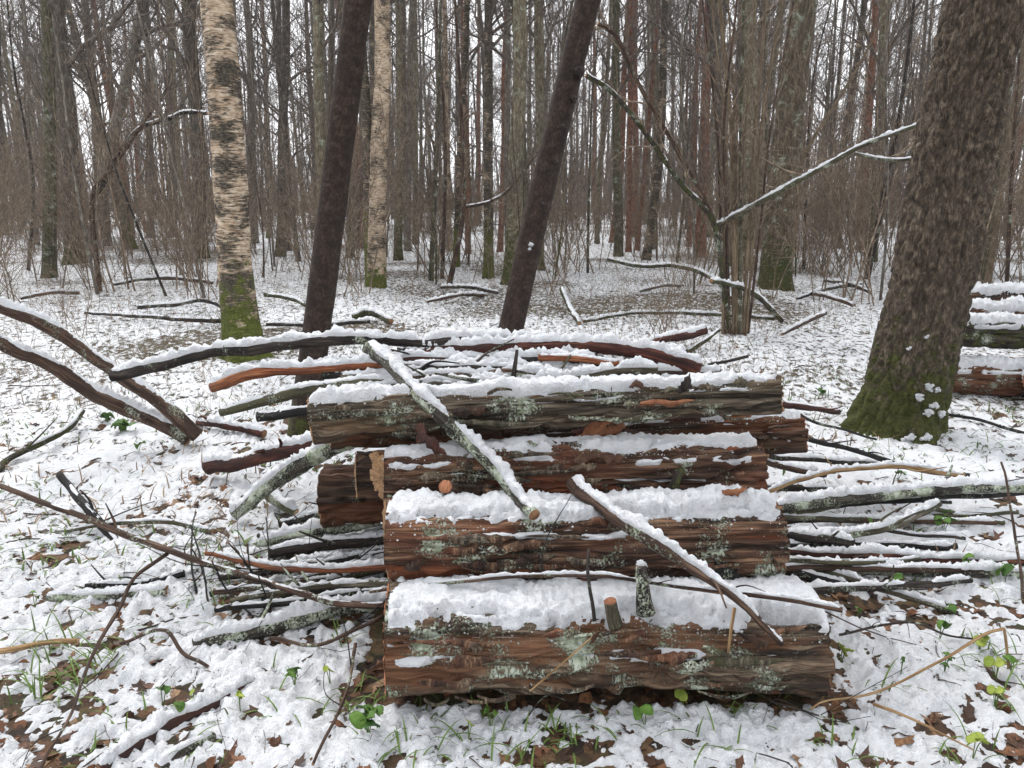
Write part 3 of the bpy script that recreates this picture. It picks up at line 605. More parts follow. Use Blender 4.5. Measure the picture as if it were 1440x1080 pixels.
stick('branch', 'curved twig lying over snow beside the bottom log end', 'Z', [(380, 897, .06), (430, 908, .05), (470, 900, .08), (540, 865, .14)], 5, 5, 'brown', .3, LEFT, twigs=2)
stick('branch', 'thin dark twig curling in the snow below the bottom log end', 'Z', [(500, 905, .12), (490, 960, .07), (470, 1010, .03), (440, 1075, .03)], 5, 4, 'brown', 0, LEFT, twigs=2)
rng = np.random.default_rng(14)
for k in range(11):
    x0, y0 = 300+rng.random()*110, 735+k*12+rng.random()*8; x1 = 560; y1 = y0-12-rng.random()*26
    stick('branch', 'dark snow-dusted branch packed in the jumble beside the shaded log ends', 'Z', [(x0, y0, .03+.03*rng.random()), ((x0+x1)/2, (y0+y1)/2+rng.normal()*6, .06+.05*rng.random()), (x1, y1, .08+.05*rng.random())], 6+6*rng.random(), 9+8*rng.random(), ('black', 'dark', 'lichen', 'brown', 'greengrey')[k % 5], .6, 'branches packed beside the shaded log ends', patch=.4)
for k in range(9):
    x0, y0 = 1270+rng.random()*170, 690+k*15+rng.random()*8; x1 = 1075; y1 = y0-10+rng.random()*26
    stick('branch', 'dark snow-dusted branch packed under the lichen-spotted branch', 'Z', [(x0, y0, .03+.03*rng.random()), ((x0+x1)/2, (y0+y1)/2+rng.normal()*6, .05+.05*rng.random()), (x1, y1, .07+.05*rng.random())], 5+5*rng.random(), 8+6*rng.random(), ('dark', 'black', 'greengrey', 'brown')[k % 4], .6, 'branches packed under the lichen-spotted branch', patch=.4)
RIGHT = 'branches sticking out of the stack towards the thick mossy trunk'
stick('branch', 'long lichen-spotted branch reaching from the stack past the mossy trunk', 'Z', [(1070, 716, .16), (1180, 703, .16), (1300, 692, .16), (1380, 686, .16), (1460, 684, .16)], 18, 15, 'lichen', .85, RIGHT, patch=1.6, sides=12)
stick('branch', 'thin black branch pointing from dark log to mossy trunk foot', 'Z', [(1110, 612, .34), (1190, 630, .25), (1290, 660, .12), (1362, 668, .07)], 8, 6, 'black', .2, RIGHT)
stick('branch', 'yellowish brown branch under the thin black one', 'Z', [(1075, 692, .14), (1150, 668, .18), (1250, 656, .18), (1355, 668, .10)], 8, 8, 'tan', .8, RIGHT, patch=1)
stick('branch', 'dark branch with light snow above the yellowish branch', 'Z', [(1080, 640, .24), (1160, 647, .2), (1235, 654, .12)], 9, 7, 'dark', .8, RIGHT, patch=1)
stick('branch', 'short dark branch beside the yellowish branch', 'Z', [(1075, 648, .2), (1115, 658, .18), (1160, 668, .1)], 10, 7, 'brown', .7, RIGHT, patch=.8)
stick('branch', 'grey branch rising from under lichen-spotted branch', 'Z', [(1095, 750, .10), (1180, 752, .11), (1250, 742, .12), (1320, 708, .13)], 13, 10, 'greengrey', .9, RIGHT, patch=1.2)
stick('branch', 'black smooth branch lying along the lichen-spotted one', 'Z', [(1160, 712, .10), (1280, 702, .11), (1440, 692, .09)], 9, 9, 'black', .4, RIGHT)
stick('branch', 'thick dark branch end poking from the reddish log', 'Z', [(1090, 752, .12), (1140, 756, .12), (1200, 764, .10)], 17, 14, 'dark', .85, RIGHT, patch=1.5)
stick('branch', 'straight dark red branch under long snow ridge', 'Z', [(1090, 770, .08), (1200, 780, .07), (1320, 785, .06), (1460, 790, .05)], 11, 12, 'red', 1.0, RIGHT, patch=1.6)
stick('branch', 'dark mossy branch parallel below the straight red one', 'Z', [(1100, 790, .05), (1230, 803, .04), (1340, 806, .035), (1460, 808, .03)], 12, 14, 'lichen', .9, RIGHT, patch=1.1)
stick('branch', 'grey branch running down from stack through the leaves', 'Z', [(1095, 784, .07), (1160, 802, .06), (1240, 830, .04), (1332, 858, .02)], 14, 8, 'greengrey', .8, RIGHT, patch=.9)
stick('branch', 'black rotten piece in the hollow beside the bottom log', 'Z', [(1085, 800, .05), (1130, 808, .05), (1190, 822, .03)], 24, 14, 'black', .2, RIGHT)
stick('branch', 'olive stick tucked beneath the lichen-spotted branch', 'Z', [(1085, 722, .12), (1130, 718, .12), (1180, 712, .11)], 8, 7, 'greengrey', .2, RIGHT)
stick('branch', 'olive stick slanting up to lichen-spotted branch from leaves', 'Z', [(1290, 712, .12), (1350, 722, .06), (1412, 735, .02)], 7, 7, 'greengrey', .5, RIGHT)
stick('branch', 'reddish branch end behind the weathered top log tip', 'Z', [(1085, 566, .5), (1130, 572, .46), (1180, 579, .40)], 11, 7, 'red', .4, RIGHT)
stick('branch', 'thin black twig hanging from behind the weathered log tip', 'Z', [(1090, 560, .5), (1140, 590, .32), (1220, 614, .14), (1232, 618, .1)], 5, 3, 'black', .1, RIGHT)
stick('branch', 'black thin branch on the snow beyond the mossy trunk', 'Z', [(1325, 580, .05), (1390, 594, .04), (1450, 612, .03)], 5, 5, 'black', .3, RIGHT)
stick('branch', 'golden bent plant stem arching over the foreground snow', 'Z', [(1140, 998, .05), (1160, 986, .06), (1240, 970, .08), (1330, 926, .12), (1385, 893, .17), (1412, 884, .18)], 2.5, 5, 'tan', 0, None, cat='stem', wob=.004)
stick('stem', 'short golden stalk holding up the bent stem', 'Z', [(1412, 884, .18), (1415, 905, .12), (1419, 945, .01)], 4, 4, 'tan', 0, None, cat='stem', wob=.002)
stick('stem', 'long pale straw lying on snow in the foreground', 'Z', [(1228, 990, .05), (1290, 1015, .05), (1370, 1055, .05)], 5, 2, 'tan', 0, None, cat='stem', wob=.004)
stick('stem', 'thin dark stalk bent into sharp corners at foreground edge', 'Z', [(1062, 1095, .06), (1062, 1075, .07), (1063, 1059, .08), (1085, 1065, .08), (1114, 1076, .08), (1114, 1095, .07)], 2, 2, 'dark', 0, None, cat='stem', wob=.0)
stick('stem', 'yellow grass blade standing against the bottom log', 'Y', [(1024, 918, 2.02), (1028, 885, 2.04), (1033, 855, 2.05)], 3, 5, 'tan', 0, None, cat='stem', wob=.001)
stick('stem', 'fine straw leaning on the bottom log by a brown leaf', 'Y', [(745, 972, 1.98), (800, 925, 2.01), (842, 888, 2.04)], 3, 2, 'tan', 0, None, cat='stem', wob=.001)
stick('branch', 'thin dark arching twig over the leaves beside bottom log', 'Z', [(1180, 893, .05), (1240, 880, .08), (1288, 877, .09), (1330, 892, .06), (1372, 899, .04)], 3.5, 3, 'dark', 0, None, twigs=2, wob=.006)
stick('branch', 'thin crooked upright twig among the leaves', 'Z', [(1440, 850, .02), (1438, 800, .1), (1425, 730, .25), (1408, 650, .42)], 5, 3, 'brown', 0, None, twigs=3, wob=.015)
stick('branch', 'forked dead twig lying in foreground snow', 'Z', [(1070, 975, .03), (1090, 985, .05), (1130, 997, .04), (1195, 1018, .03)], 3, 2.5, 'dark', 0, None, twigs=4)
stick('branch', 'dark fine twig bent over the snow below the log', 'Z', [(735, 1018, .02), (768, 978, .1), (795, 985, .08)], 2.5, 2, 'dark', 0, None, wob=.002)
# twigs in the bristly tangle beside the stack
rng = np.random.default_rng(4)
for k in range(14):
    a = (250+rng.random()*250, 760+rng.random()*90); dx = rng.normal()*40; dy = -20-rng.random()*60
    stick('twig', 'fine black twig in the bristly tangle beside the stack', 'Z', [(a[0], a[1]+40, .02), (a[0]+dx*.5+rng.normal()*6, a[1]+dy*.2, .09), (a[0]+dx, a[1]+dy, .15+.1*rng.random())], 3.5, 2, 'black', 0, 'twigs tangled beside the stack', cat='twig', twigs=2, sides=5)

# the two fallen stems in a V and the mid-distance deadwood
stick('fallen_sapling', 'upper snow-topped stem of the low leaning pair', 'Y', [(278, 612, 4.7), (230, 570, 4.65), (160, 522, 4.6), (80, 468, 4.5), (0, 432, 4.4), (-90, 396, 4.3)], 20, 17, 'brown', .62, 'low leaning stems in a V', 'stem', 14, patch=1.8)
stick('fallen_sapling', 'lower mossy stem of the low leaning pair', 'Y', [(268, 618, 4.72), (215, 590, 4.7), (140, 556, 4.6), (60, 508, 4.5), (0, 482, 4.4), (-90, 425, 4.3)], 22, 16, 'brown', .6, 'low leaning stems in a V', 'stem', 14, patch=1.5)
DEAD = 'fallen branches on the snow beyond the stack'
stick('branch', 'short dead branch beside the foot of the leaning pair', 'Z', [(278, 594, .04), (320, 600, .06), (372, 610, .04)], 8, 12, 'red', .9, DEAD, patch=1.5)
stick('branch', 'dark red pole end with snow beyond the weathered log', 'Z', [(880, 488, .1), (930, 478, .16), (992, 464, .24)], 9, 13, 'red', .75, DEAD, patch=1.7)
stick('branch', 'green mossy stick lying at the foot of the hazel clump', 'Z', [(965, 496, .03), (990, 480, .1), (1012, 464, .18)], 9, 5, 'mossy', .3, DEAD)
stick('branch', 'snowy arched branch running across to the hazel clump', 'Z', [(820, 452, .05), (900, 440, .1), (1000, 442, .12), (1090, 448, .08)], 4, 5, 'mossy', 1.1, DEAD, patch=1.6)
stick('branch', 'snowy branch sloping from the hazel clump to a leafy mound', 'Z', [(1000, 395, .7), (1050, 408, .5), (1080, 430, .25), (1100, 452, .05)], 6, 7, 'mossy', 1, DEAD, patch=1.8)
stick('branch', 'long snowy arched branch lying toward the birch clump', 'Z', [(855, 365, .5), (900, 374, .45), (950, 374, .5), (1000, 390, .35), (1030, 420, .1)], 5, 6, 'mossy', 1.1, DEAD, patch=1.8)
stick('branch', 'snowy branch slanting down into the snow behind the stack', 'Z', [(790, 405, .35), (800, 430, .15), (815, 455, .03)], 7, 6, 'mossy', 1, DEAD, patch=1.8)
stick('branch', 'dark crooked branch lying before the mossy birch foot', 'Z', [(195, 432, .1), (250, 428, .18), (285, 422, .2), (318, 434, .08)], 6, 5, 'dark', .7, DEAD)
stick('branch', 'long dark branch lying in front of the mossy birch', 'Z', [(120, 440, .06), (200, 445, .1), (260, 450, .1), (330, 452, .06)], 4, 7, 'dark', .5, DEAD, twigs=3)
stick('branch', 'dark branch behind the smooth trunk by the birch', 'Z', [(375, 456, .08), (440, 457, .1), (520, 452, .08)], 5, 6, 'dark', .7, DEAD)
stick('branch', 'green-brown branch arching beside the mossy birch', 'Z', [(372, 414, .2), (410, 420, .16), (440, 436, .05)], 5, 6, 'mossy', .5, DEAD)
stick('branch', 'mossy fallen piece near the forked pale birch', 'Z', [(495, 446, .05), (520, 440, .1), (550, 452, .05)], 10, 8, 'mossy', .8, DEAD)
stick('branch', 'grey snowy branch near the leafy mound', 'Z', [(1100, 470, .03), (1135, 452, .14), (1160, 440, .2)], 5, 7, 'brown', 1, DEAD)
for k, (x0, y0, x1, y1) in enumerate([(160, 400, 260, 392), (180, 392, 300, 398), (1120, 420, 1210, 400), (1130, 412, 1200, 430), (900, 410, 960, 402), (600, 425, 680, 415), (620, 404, 700, 412), (30, 420, 110, 412), (1160, 395, 1225, 412)]):
    stick('branch', 'snow-dusted dead branch lying in the brush', 'Z', [(x0, y0, .06), ((x0+x1)/2, (y0+y1)/2-4, .16), (x1, y1, .05)], 4, 5, ('dark', 'brown')[k % 2], 1.0, 'dead branches scattered in the brush', twigs=3, patch=1)

# second stack by the mossy trunk
G2 = 'logs of the far stack by the mossy trunk'
log('lowest snowy log of the far stack by the mossy trunk', atZ(1336, 528, .17), atZ(1530, 538, .17), .15, 'log4', 21, (.55, .3, .05), cut='cutred', group=G2, mA=90, mL=120, ledges=((1.0, .14, 0, .9, .8),))
log('log of the far stack with bright orange sawn end', atZ(1440, 531, .17)+np.array([-.06, -.32, 0]), atZ(1440, 531, .17)+np.array([.75, .55, .02]), .165, 'log4', 22, (.4, .3, .04), cut='cutred', group=G2, mA=90, mL=100)
log('mossy middle log of the far stack under thick snow', atY(1330, 466, 6.05), atY(1540, 474, 6.1), .13, 'mossy', 23, (.5, .2, .055), group=G2, mA=90, mL=110, ledges=((1.0, .14, 0, .9, .8),))
log('log second from the top of the far stack', atY(1345, 444, 6.35), atY(1540, 446, 6.4), .11, 'log4', 24, (.8, .2, .055), group=G2, mA=80, mL=100)
log('topmost log of the far stack, its snow cap broad', atY(1345, 420, 6.6), atY(1540, 420, 6.6), .10, 'log4', 25, (.6, .2, .055), group=G2, mA=80, mL=100)

# ------------------------------------------------------------------ trees
def tubes(P, Rr, ns):
    """batch of thin tubes: P (b,k,3), Rr (b,k)"""
    b, k, _ = P.shape; T = np.gradient(P, axis=1); T /= np.linalg.norm(T, axis=2, keepdims=True)+1e-9
    ref = np.where(np.abs(T[:, :1, 2:3]) > .8, np.array([1., .2, 0]), np.array([0, 0, 1.])); ref = np.broadcast_to(ref, T.shape)
    B = np.cross(T, ref); B /= np.linalg.norm(B, axis=2, keepdims=True)+1e-9; N = np.cross(B, T)
    a = np.arange(ns)*2*math.pi/ns
    V = P[:, :, None] + Rr[:, :, None, None]*(np.cos(a)[:, None]*N[:, :, None] + np.sin(a)[:, None]*B[:, :, None])
    f = gridfaces(k, ns, True)[:, ::-1]; F = (f[None] + (np.arange(b)*k*ns)[:, None, None]).reshape(-1, 4)
    return V.reshape(-1, 3), F
def kids(P, Rr, n, rng, tlo, thi, lmin, lmax, ang, up, k, rs=.55, rend=.25, wob=.12):
    b, kk, _ = P.shape; i = rng.integers(0, b, n); t = tlo+(thi-tlo)*rng.random(n); u = t*(kk-1); j = np.minimum(u.astype(int), kk-2); f = (u-j)[:, None]
    p0 = P[i, j]*(1-f)+P[i, j+1]*f; d = P[i, j+1]-P[i, j]; d /= np.linalg.norm(d, axis=1, keepdims=True)+1e-9
    r0 = (Rr[i, j]*(1-f[:, 0])+Rr[i, j+1]*f[:, 0])*rs
    q = rng.normal(size=(n, 3)); q -= d*(q*d).sum(1, keepdims=True); q /= np.linalg.norm(q, axis=1, keepdims=True)
    an = ang*(.7+.6*rng.random((n, 1))); D = d*np.cos(an)+q*np.sin(an); D[:, 2] += up; D /= np.linalg.norm(D, axis=1, keepdims=True)
    ln = (lmin+(lmax-lmin)*rng.random(n))*(1-.45*t); out = [p0]; cur = p0
    for s in range(1, k):
        D = D + rng.normal(size=(n, 3))*wob; D[:, 2] += up*.12; D /= np.linalg.norm(D, axis=1, keepdims=True)
        cur = cur + D*(ln/(k-1))[:, None]; out.append(cur)
    return np.stack(out, 1), r0[:, None]*np.linspace(1, rend, k)[None]
def crown(trP, trR, rng, n1, n2, n3, n4, tlo=.35, scale=1., up=.25, minr=.004):
    P0, R0 = trP[None], trR[None]
    a = kids(P0, R0, n1, rng, tlo, .98, 2.4*scale, 4.6*scale, 1.0, up, 5, .42)
    b = kids(*a, n2, rng, .2, 1, .9*scale, 2.2*scale, .7, up*.6, 4, .6)
    c = kids(*b, n3, rng, .15, 1, .5*scale, 1.3*scale, .65, .1, 3, .7, .5)
    parts = [(a, 5), (b, 4), (c, 3)]
    if n4: parts.append((kids(*c, n4, rng, .1, 1, .3*scale, .8*scale, .6, .05, 3, .8, .6), 3))
    Vs, Fs, o = [], [], 0
    for (P, Rr), ns in parts:
        V, F = tubes(P, np.maximum(Rr, minr), ns); Vs.append(V); Fs.append(F+o); o += len(V)
    return np.vstack(Vs), np.vstack(Fs)
def tree(name, label, base, top, r0, mat, seed, H=15., m=14, n=70, group=None, furrow=.03, flare=.35, bend=None, cr=(9, 50, 160, 0), twigmat='twig', tlo=.5, lowtwigs=10, rfun=None, plates=False):
    """base and a second point on the trunk axis give the lean; the trunk goes on to height H"""
    base = np.array(base, float); base[2] = float(gz(base[0], base[1]))-.03; top = np.array(top, float)
    d = (top-base)/max(top[2]-base[2], .1); rng = np.random.default_rng(seed)
    zz = np.concatenate([np.linspace(0, min(6, H*.5), int(n*.7)), np.linspace(min(6, H*.5), H, n-int(n*.7)+1)[1:]])
    P = d[None]*zz[:, None]
    q0 = np.zeros(len(zz)); P[:, 0] += .09*fbm(np.stack([zz*.35, q0+seed, q0], -1), 2, 100)*np.minimum(zz/1.5, 1)*min(1, r0*6)
    P[:, 1] += .09*fbm(np.stack([zz*.35, q0+seed+30, q0], -1), 2, 101)*np.minimum(zz/1.5, 1)*min(1, r0*6)
    if bend is not None: P[:, 0] += np.interp(zz, *zip(*bend))
    rad = r0*np.interp(zz, [0, 1, H*.5, H], [1.04, 1, .68, .10])*(1+flare*np.exp(-zz/.22))
    if rfun is not None: rad = rad*rfun(zz)
    root = empty(name, base)
    def disp(bk, a, s, r):
        q = bk+seed*5.3; ridge = np.abs(fbm(q*np.array([20, 20, 2.6]), 3, 102, .55))
        lob = np.exp(-s/.3)[:, None]*(.16*np.cos(a*4+seed)+.10*np.cos(a*7+seed*2))[None]
        if plates:
            wq = q + .035*np.stack([fbm(q*np.array([9, 9, 4.])+k*7, 3, 105+k) for k in range(3)], -1)
            f1, f2 = worley(wq*np.array([21, 21, 5.2]), 7); g1, g2 = worley(wq*np.array([48, 48, 13.]), 9)
            r = r + .026*(ss(0, .32, f2-f1)-1) + .009*(ss(0, .3, g2-g1)-1) + .006*fbm(q*np.array([60, 60, 18.]), 3, 108)
            return (r-np.broadcast_to(rad[:, None], r.shape)) + r*.06*fbm(q*4, 2, 103) + r*lob*min(1, flare*2.2)
        return r*furrow*(3.2*(np.minimum(ridge, .2)-.13) + .8*fbm(q*np.array([55, 55, 8.]), 2, 104)) + r*.05*fbm(q*4, 2, 103) + r*lob*min(1, flare*2.2)
    V, F, bk, mi = tube(P, rad, m, REFY, disp)
    bk = bk + np.array([seed*1.3, seed*.7, 0])
    link('trunk', mesh_data('trunk', V, F, [M[mat], M['endwood']], {'bk': bk}, mi), root)
    k = np.linspace(0, len(zz)-1, 16).astype(int)
    V, F = crown(P[k], rad[k], rng, *cr, tlo=tlo)
    if lowtwigs:
        a = kids(P[None][:, :int(n*.7)], rad[None][:, :int(n*.7)], lowtwigs, rng, .15, 1, .4, 1.4, 1.2, .1, 4, .12, .3); b = kids(*a, lowtwigs*3, rng, .2, 1, .2, .6, .7, .05, 3, .7, .5)
        for (p, r_), ns in ((a, 4), (b, 3)):
            v, f = tubes(p, np.clip(r_, .002, .01), ns); F = np.vstack([F, f+len(V)]); V = np.vstack([V, v])
    link('crown', mesh_data('crown', V, F, M[twigmat]), root)
    return tag(root, label, 'tree', group)
def ptree(name, label, xb, yb, xt, w, mat, seed, yt=0, dY=0., wy=None, **kw):
    B = atZ(xb, yb, 0); Tp = atY(xt, yt, B[1]+dY); r = px2m(B, w*.92)/2
    return tree(name, label, B, Tp, r, mat, seed, **kw)

# the thick leaning trunk
RTb = atZ(1258, 606, 0); RT = tree('mossy_tree', 'thick furrowed trunk leaning away from the stack, its foot green with moss', RTb, atY(1398, 0, RTb[1]), px2m(RTb, 106)/2, 'bigtrunk', 301, H=15, m=180, n=470, plates=True, furrow=.085, flare=.30, lowtwigs=0, cr=(12, 60, 200, 0), tlo=.45)
rng = np.random.default_rng(8); cs = []; rd = atY(1398, 0, RTb[1])-RTb; rd = rd/rd[2]
def on_trunk(z, a, e=1.05):                       # a: angle round the trunk, 0 towards the stack front
    r = px2m(RTb, 106)/2*1.03*(1+.30*math.exp(-z/.22))*e
    return RTb + rd*z + np.array([math.sin(a)*r, -math.cos(a)*r, 0])
for q in range(9):
    a0, z0 = -.25+rng.random()*.75, .03+.36*rng.random()**1.3
    for k in range(9): cs.append((on_trunk(z0+rng.normal()*.010, a0+rng.normal()*.045, 1.03), .007+.010*rng.random()))
for a0, z0 in ((-.6, .62), (-.3, .7)): cs += [(on_trunk(z0, a0, 1.03), .011), (on_trunk(z0+.01, a0+.03, 1.03), .008)]
blobs('snow', RT, cs)
ptree('birch_tree', 'old birch with peeling pale bark and bright moss round its foot', 343, 503, 303, 49, 'birch', 302, m=64, n=220, furrow=.03, flare=.62, lowtwigs=4)
BL = atZ(424, 612, 0); tree('smooth_tree', 'smooth dark brown trunk standing behind the orange branch', BL, atY(505, 0, BL[1]), px2m(BL, 37)/2, 'smooth', 303, m=48, n=180, furrow=.022, flare=.12, lowtwigs=0)
BR = atZ(690, 585, 0); RB = tree('smooth_tree', 'smooth dark brown trunk leaning strongly over the middle of the stack', BR, atY(832, 0, BR[1]), px2m(BR, 34)/2, 'smooth', 304, m=48, n=180, furrow=.022, flare=.12, lowtwigs=0)
Dm = RB.location.y
for k, (x, y, r) in enumerate([(813, 100, .030), (806, 138, .018), (779, 226, .018), (790, 178, .014), (764, 286, .014)]):
    part_tube('knot', RB, [atY(x+2, y, Dm-.02), atY(x, y, Dm-.115)], r*1.2, r*.75, 'smooth', ref=UPZ, m=12, rough=.15, end='dark')
blobs('snow', RB, [(atY(747, 344, Dm-.11), .018), (atY(745, 350, Dm-.11), .012)])
ptree('birch_tree', 'pale forked birch with a patch of moss on its foot', 529, 405, 541, 27, 'birch2', 305, m=40, n=140, furrow=.02, flare=.25)
FB = atZ(527, 405, 0); tree('birch_tree', 'grey second stem leaning against the pale forked birch', FB+np.array([-.06, .06, 0]), atY(508, 60, FB[1]+.1), px2m(FB, 15)/2, 'birchg', 306, m=24, n=90, cr=(6, 30, 80, 0))

mid = [  # label, base x, base y, top x, width, bark, extra
 ('slim green-mossed trunk before a darker one', 69, 390, 64, 19, 'mosstree'),
 ('broad dark trunk right behind the green-mossed slim one', 106, 372, 80, 27, 'darktree'),
 ('spotted birch leaning beside the broad dark trunk', 186, 350, 92, 14, 'birchg'),
 ('grey trunk leaning hard across the spotted birch', 122, 362, 202, 19, 'aspgrey'),
 ('straight dark spruce trunk to the open side of the old birch', 283, 368, 266, 22, 'darktree'),
 ('slim grey trunk close behind the old birch', 357, 345, 347, 14, 'aspgrey'),
 ('slim dark trunk with a swollen foot past the old birch', 394, 362, 401, 15, 'darktree'),
 ('slim white birch between two dark trunks', 379, 340, 369, 8, 'birch2'),
 ('olive-green trunk beside the smooth brown trunk', 452, 388, 446, 18, 'aspen'),
 ('thin dark trunk behind the smooth brown trunk', 462, 366, 466, 9, 'darktree'),
 ('grey-green trunk just past the pale forked birch', 560, 362, 562, 13, 'aspen'),
 ('grey trunk leaning slightly past the pale forked birch', 573, 350, 580, 11, 'aspgrey'),
 ('slender lichen-pale trunk amid the sapling cluster', 641, 375, 656, 11, 'birchg'),
 ('dappled birch trunk standing clear with bright foot', 687, 386, 687, 15, 'birchg'),
 ('thin pink-barked pine trunk with a broken stub', 703, 350, 713, 9, 'pine'),
 ('stout lichen-splashed trunk crossing behind the leaning smooth one', 718, 398, 737, 24, 'aspen'),
 ('olive trunk twinned with the stout lichen-splashed one', 742, 385, 724, 12, 'mosstree'),
 ('pale brown trunk touching the leaning smooth trunk', 757, 378, 761, 17, 'aspen'),
 ('slim trunk with a mossy dark lower half', 870, 358, 866, 14, 'mosstree'),
 ('thin reddish trunk next to the mossy dark one', 884, 352, 888, 9, 'pine'),
 ('thin tan trunk leaning over the brown saplings', 896, 350, 926, 8, 'pine'),
 ('pinkish pine trunk behind the hazel clump', 985, 360, 996, 15, 'pine'),
 ('broad dark trunk within the hazel clump', 1022, 372, 1000, 17, 'darktree'),
 ('smooth olive trunk rising behind the hazel stems', 1046, 382, 1056, 26, 'aspen'),
 ('stout brown-barked trunk beyond the hazel clump', 1089, 408, 1129, 43, 'bigbark'),
 ('orange-topped pine trunk behind the snowy bough', 1211, 352, 1229, 13, 'pine'),
 ('olive trunk leaning beside the orange-topped pine', 1224, 368, 1250, 17, 'aspen'),
 ('tan stem just past the thick mossy trunk', 1388, 402, 1450, 9, 'shrubstem'),
 ('mossy trunk half hidden by the thick leaning one', 1380, 398, 1432, 20, 'mosstree'),
 ('dark trunk on the far edge of the thicket', 6, 330, -6, 12, 'darktree'),
 ('grey trunk among twigs behind the leaning grey one', 212, 335, 206, 11, 'aspgrey'),
 ('slender grey trunk paired with a thinner neighbour', 243, 335, 240, 12, 'aspgrey'),
 ('thin pale trunk between the leaning grey and the spruce', 150, 340, 120, 9, 'aspen'),
]
M['bigbark'] = mat_bark('brown_furrowed_bark', ((.03, .023, .015), (.11, .085, .056), (.22, .18, .12)), sx=30, sz=5, bump=.01, lichen=.3, moss=.15, mossz=(0, 2.5))
M['shrubstem'] = M['hazel']
for k, (lb, xb, yb, xt, wd, mt) in enumerate(mid):
    ptree({'birch2': 'birch_tree', 'birchg': 'birch_tree', 'pine': 'pine_tree'}.get(mt, 'tree'), lb, xb, yb, xt, wd, mt, 400+k, H=14+(k*7 % 5), m=24 if wd > 20 else 14, n=70, furrow=.035, flare=.3, cr=(9, 50, 180, 120), group='trees standing in the middle distance', lowtwigs=14)

# saplings, hazel clump and boughs: thin curved stems of their own
def sapling(name, label, C, w0, w1, mat, group=None, snow=0, cat='sapling', nb=14, ref=None, twigmat='shrub', sides=8, n=60, sub=3, cover=1.15):
    SEED[0] += 1; sd = SEED[0]; C = np.array(C); P = spline(C, n); rng = np.random.default_rng(sd*3)
    rad = np.linspace(px2m(C[0], w0)/2, px2m(C[0], w1)/2, n); base = P[0].copy(); root = empty(name, base); P = P-base
    V, F, bk, mi = tube(P, rad, sides, REFY if ref is None else ref, lambda b, a, s, r: r*.14*fbm(b*np.array([40, 40, 8.])+sd, 3, 53))
    link('stem', mesh_data('stem', V, F, [M[mat], M['endwood']], {'bk': bk+sd}, mi), root)
    if nb:
        a = kids(P[None], rad[None], nb, rng, .2, 1, .3, 1.1, .7, .15, 4, .5, .35); b = kids(*a, nb*sub, rng, .2, 1, .15, .5, .6, .05, 3, .7, .5)
        V1, F1 = tubes(a[0], np.maximum(a[1], .0022), 4); V2, F2 = tubes(b[0], np.maximum(b[1], .0014), 3)
        tag(link('twigs', mesh_data('twigs', np.vstack([V1, V2]), np.vstack([F1, F2+len(V1)]), M[twigmat]), root), kind='stuff')
    if snow:
        V, F = snow_strip(P, rad, snow, cover, sd*2.1, .02, 1.8, 9); tag(link('snow', mesh_data('snow', V, F, M['snow']), root), kind='stuff')
    return tag(root, label, cat, group)
D0 = atZ(1030, 470, 0)[1]
def Yp(l): return [atY(x, y, D0+d) for x, y, d in l]
HZ = 'stems of the hazel clump'
sapling('fallen_bough', 'long bough with a snow line reaching from the thick trunk to the hazel', Yp([(1306, 171, -.9), (1219, 202, -.6), (1167, 230, -.4), (1119, 256, -.2), (1053, 293, 0), (1008, 317, .1)]), 5, 10, 'greengrey', None, .022, 'branch', 6, UPZ)
sapling('fallen_bough', 'thin snowy side bough under the long bough', Yp([(1200, 216, -.55), (1253, 225, -.7), (1300, 221, -.9)]), 5, 4, 'greengrey', None, .016, 'branch', 3, UPZ)
sapling('leaning_sapling', 'mossy snow-lined sapling arching from the hazel to the leaning trunk', Yp([(1024, 468, 0), (1008, 330, 0), (985, 287, 0), (958, 259, -.1), (906, 185, -.3), (861, 130, -.4), (824, 106, -.5)]), 8, 6, 'mossy', HZ, .014, 'sapling', 8, UPZ*.4+np.array([0, -1, 0]))
sapling('leaning_sapling', 'brown bare sapling bowed above the mossy arching one', Yp([(1026, 462, .1), (1010, 330, .1), (958, 222, 0), (898, 118, -.2), (869, 55, -.3), (841, 33, -.4)]), 7, 5, 'brown', HZ, 0, 'sapling', 12)
for k, (xb, xt, xm, wd, mt, lk) in enumerate([(1034, 1012, 1028, 9, 'hazel', 'stoutest olive'), (1044, 1078, 1062, 6, 'hazel', 'long outward-leaning tan'), (1040, 1046, 1042, 7, 'greengrey', 'straight green-grey'), (1026, 1036, 1018, 5, 'brown', 'crossing brown'), (1049, 1100, 1070, 4.5, 'hazel', 'lowest-leaning thin tan'), (1020, 988, 1008, 4.5, 'brown', 'brown, stack-ward leaning'), (1036, 1024, 1034, 4.5, 'hazel', 'slender upright tan'), (1052, 1116, 1084, 4, 'brown', 'thinnest brown'), (1030, 1062, 1048, 4, 'hazel', 'thin tan zigzag'), (1016, 1000, 1020, 3.5, 'hazel', 'wiry pale')]):
    sapling('hazel_stem', lk+' stem of the hazel clump behind the stack', Yp([(xb, 470, .1*math.sin(k*2)), ((xb+xm)/2, 330, .1), (xm, 180, .2*math.cos(k)), (xt, 0, .3*math.cos(k)), (xt+(xt-xm)*.8, -200, .3)]), wd, wd*.35, mt, HZ, nb=15, sub=4)
SP = 'slender saplings in the undergrowth'
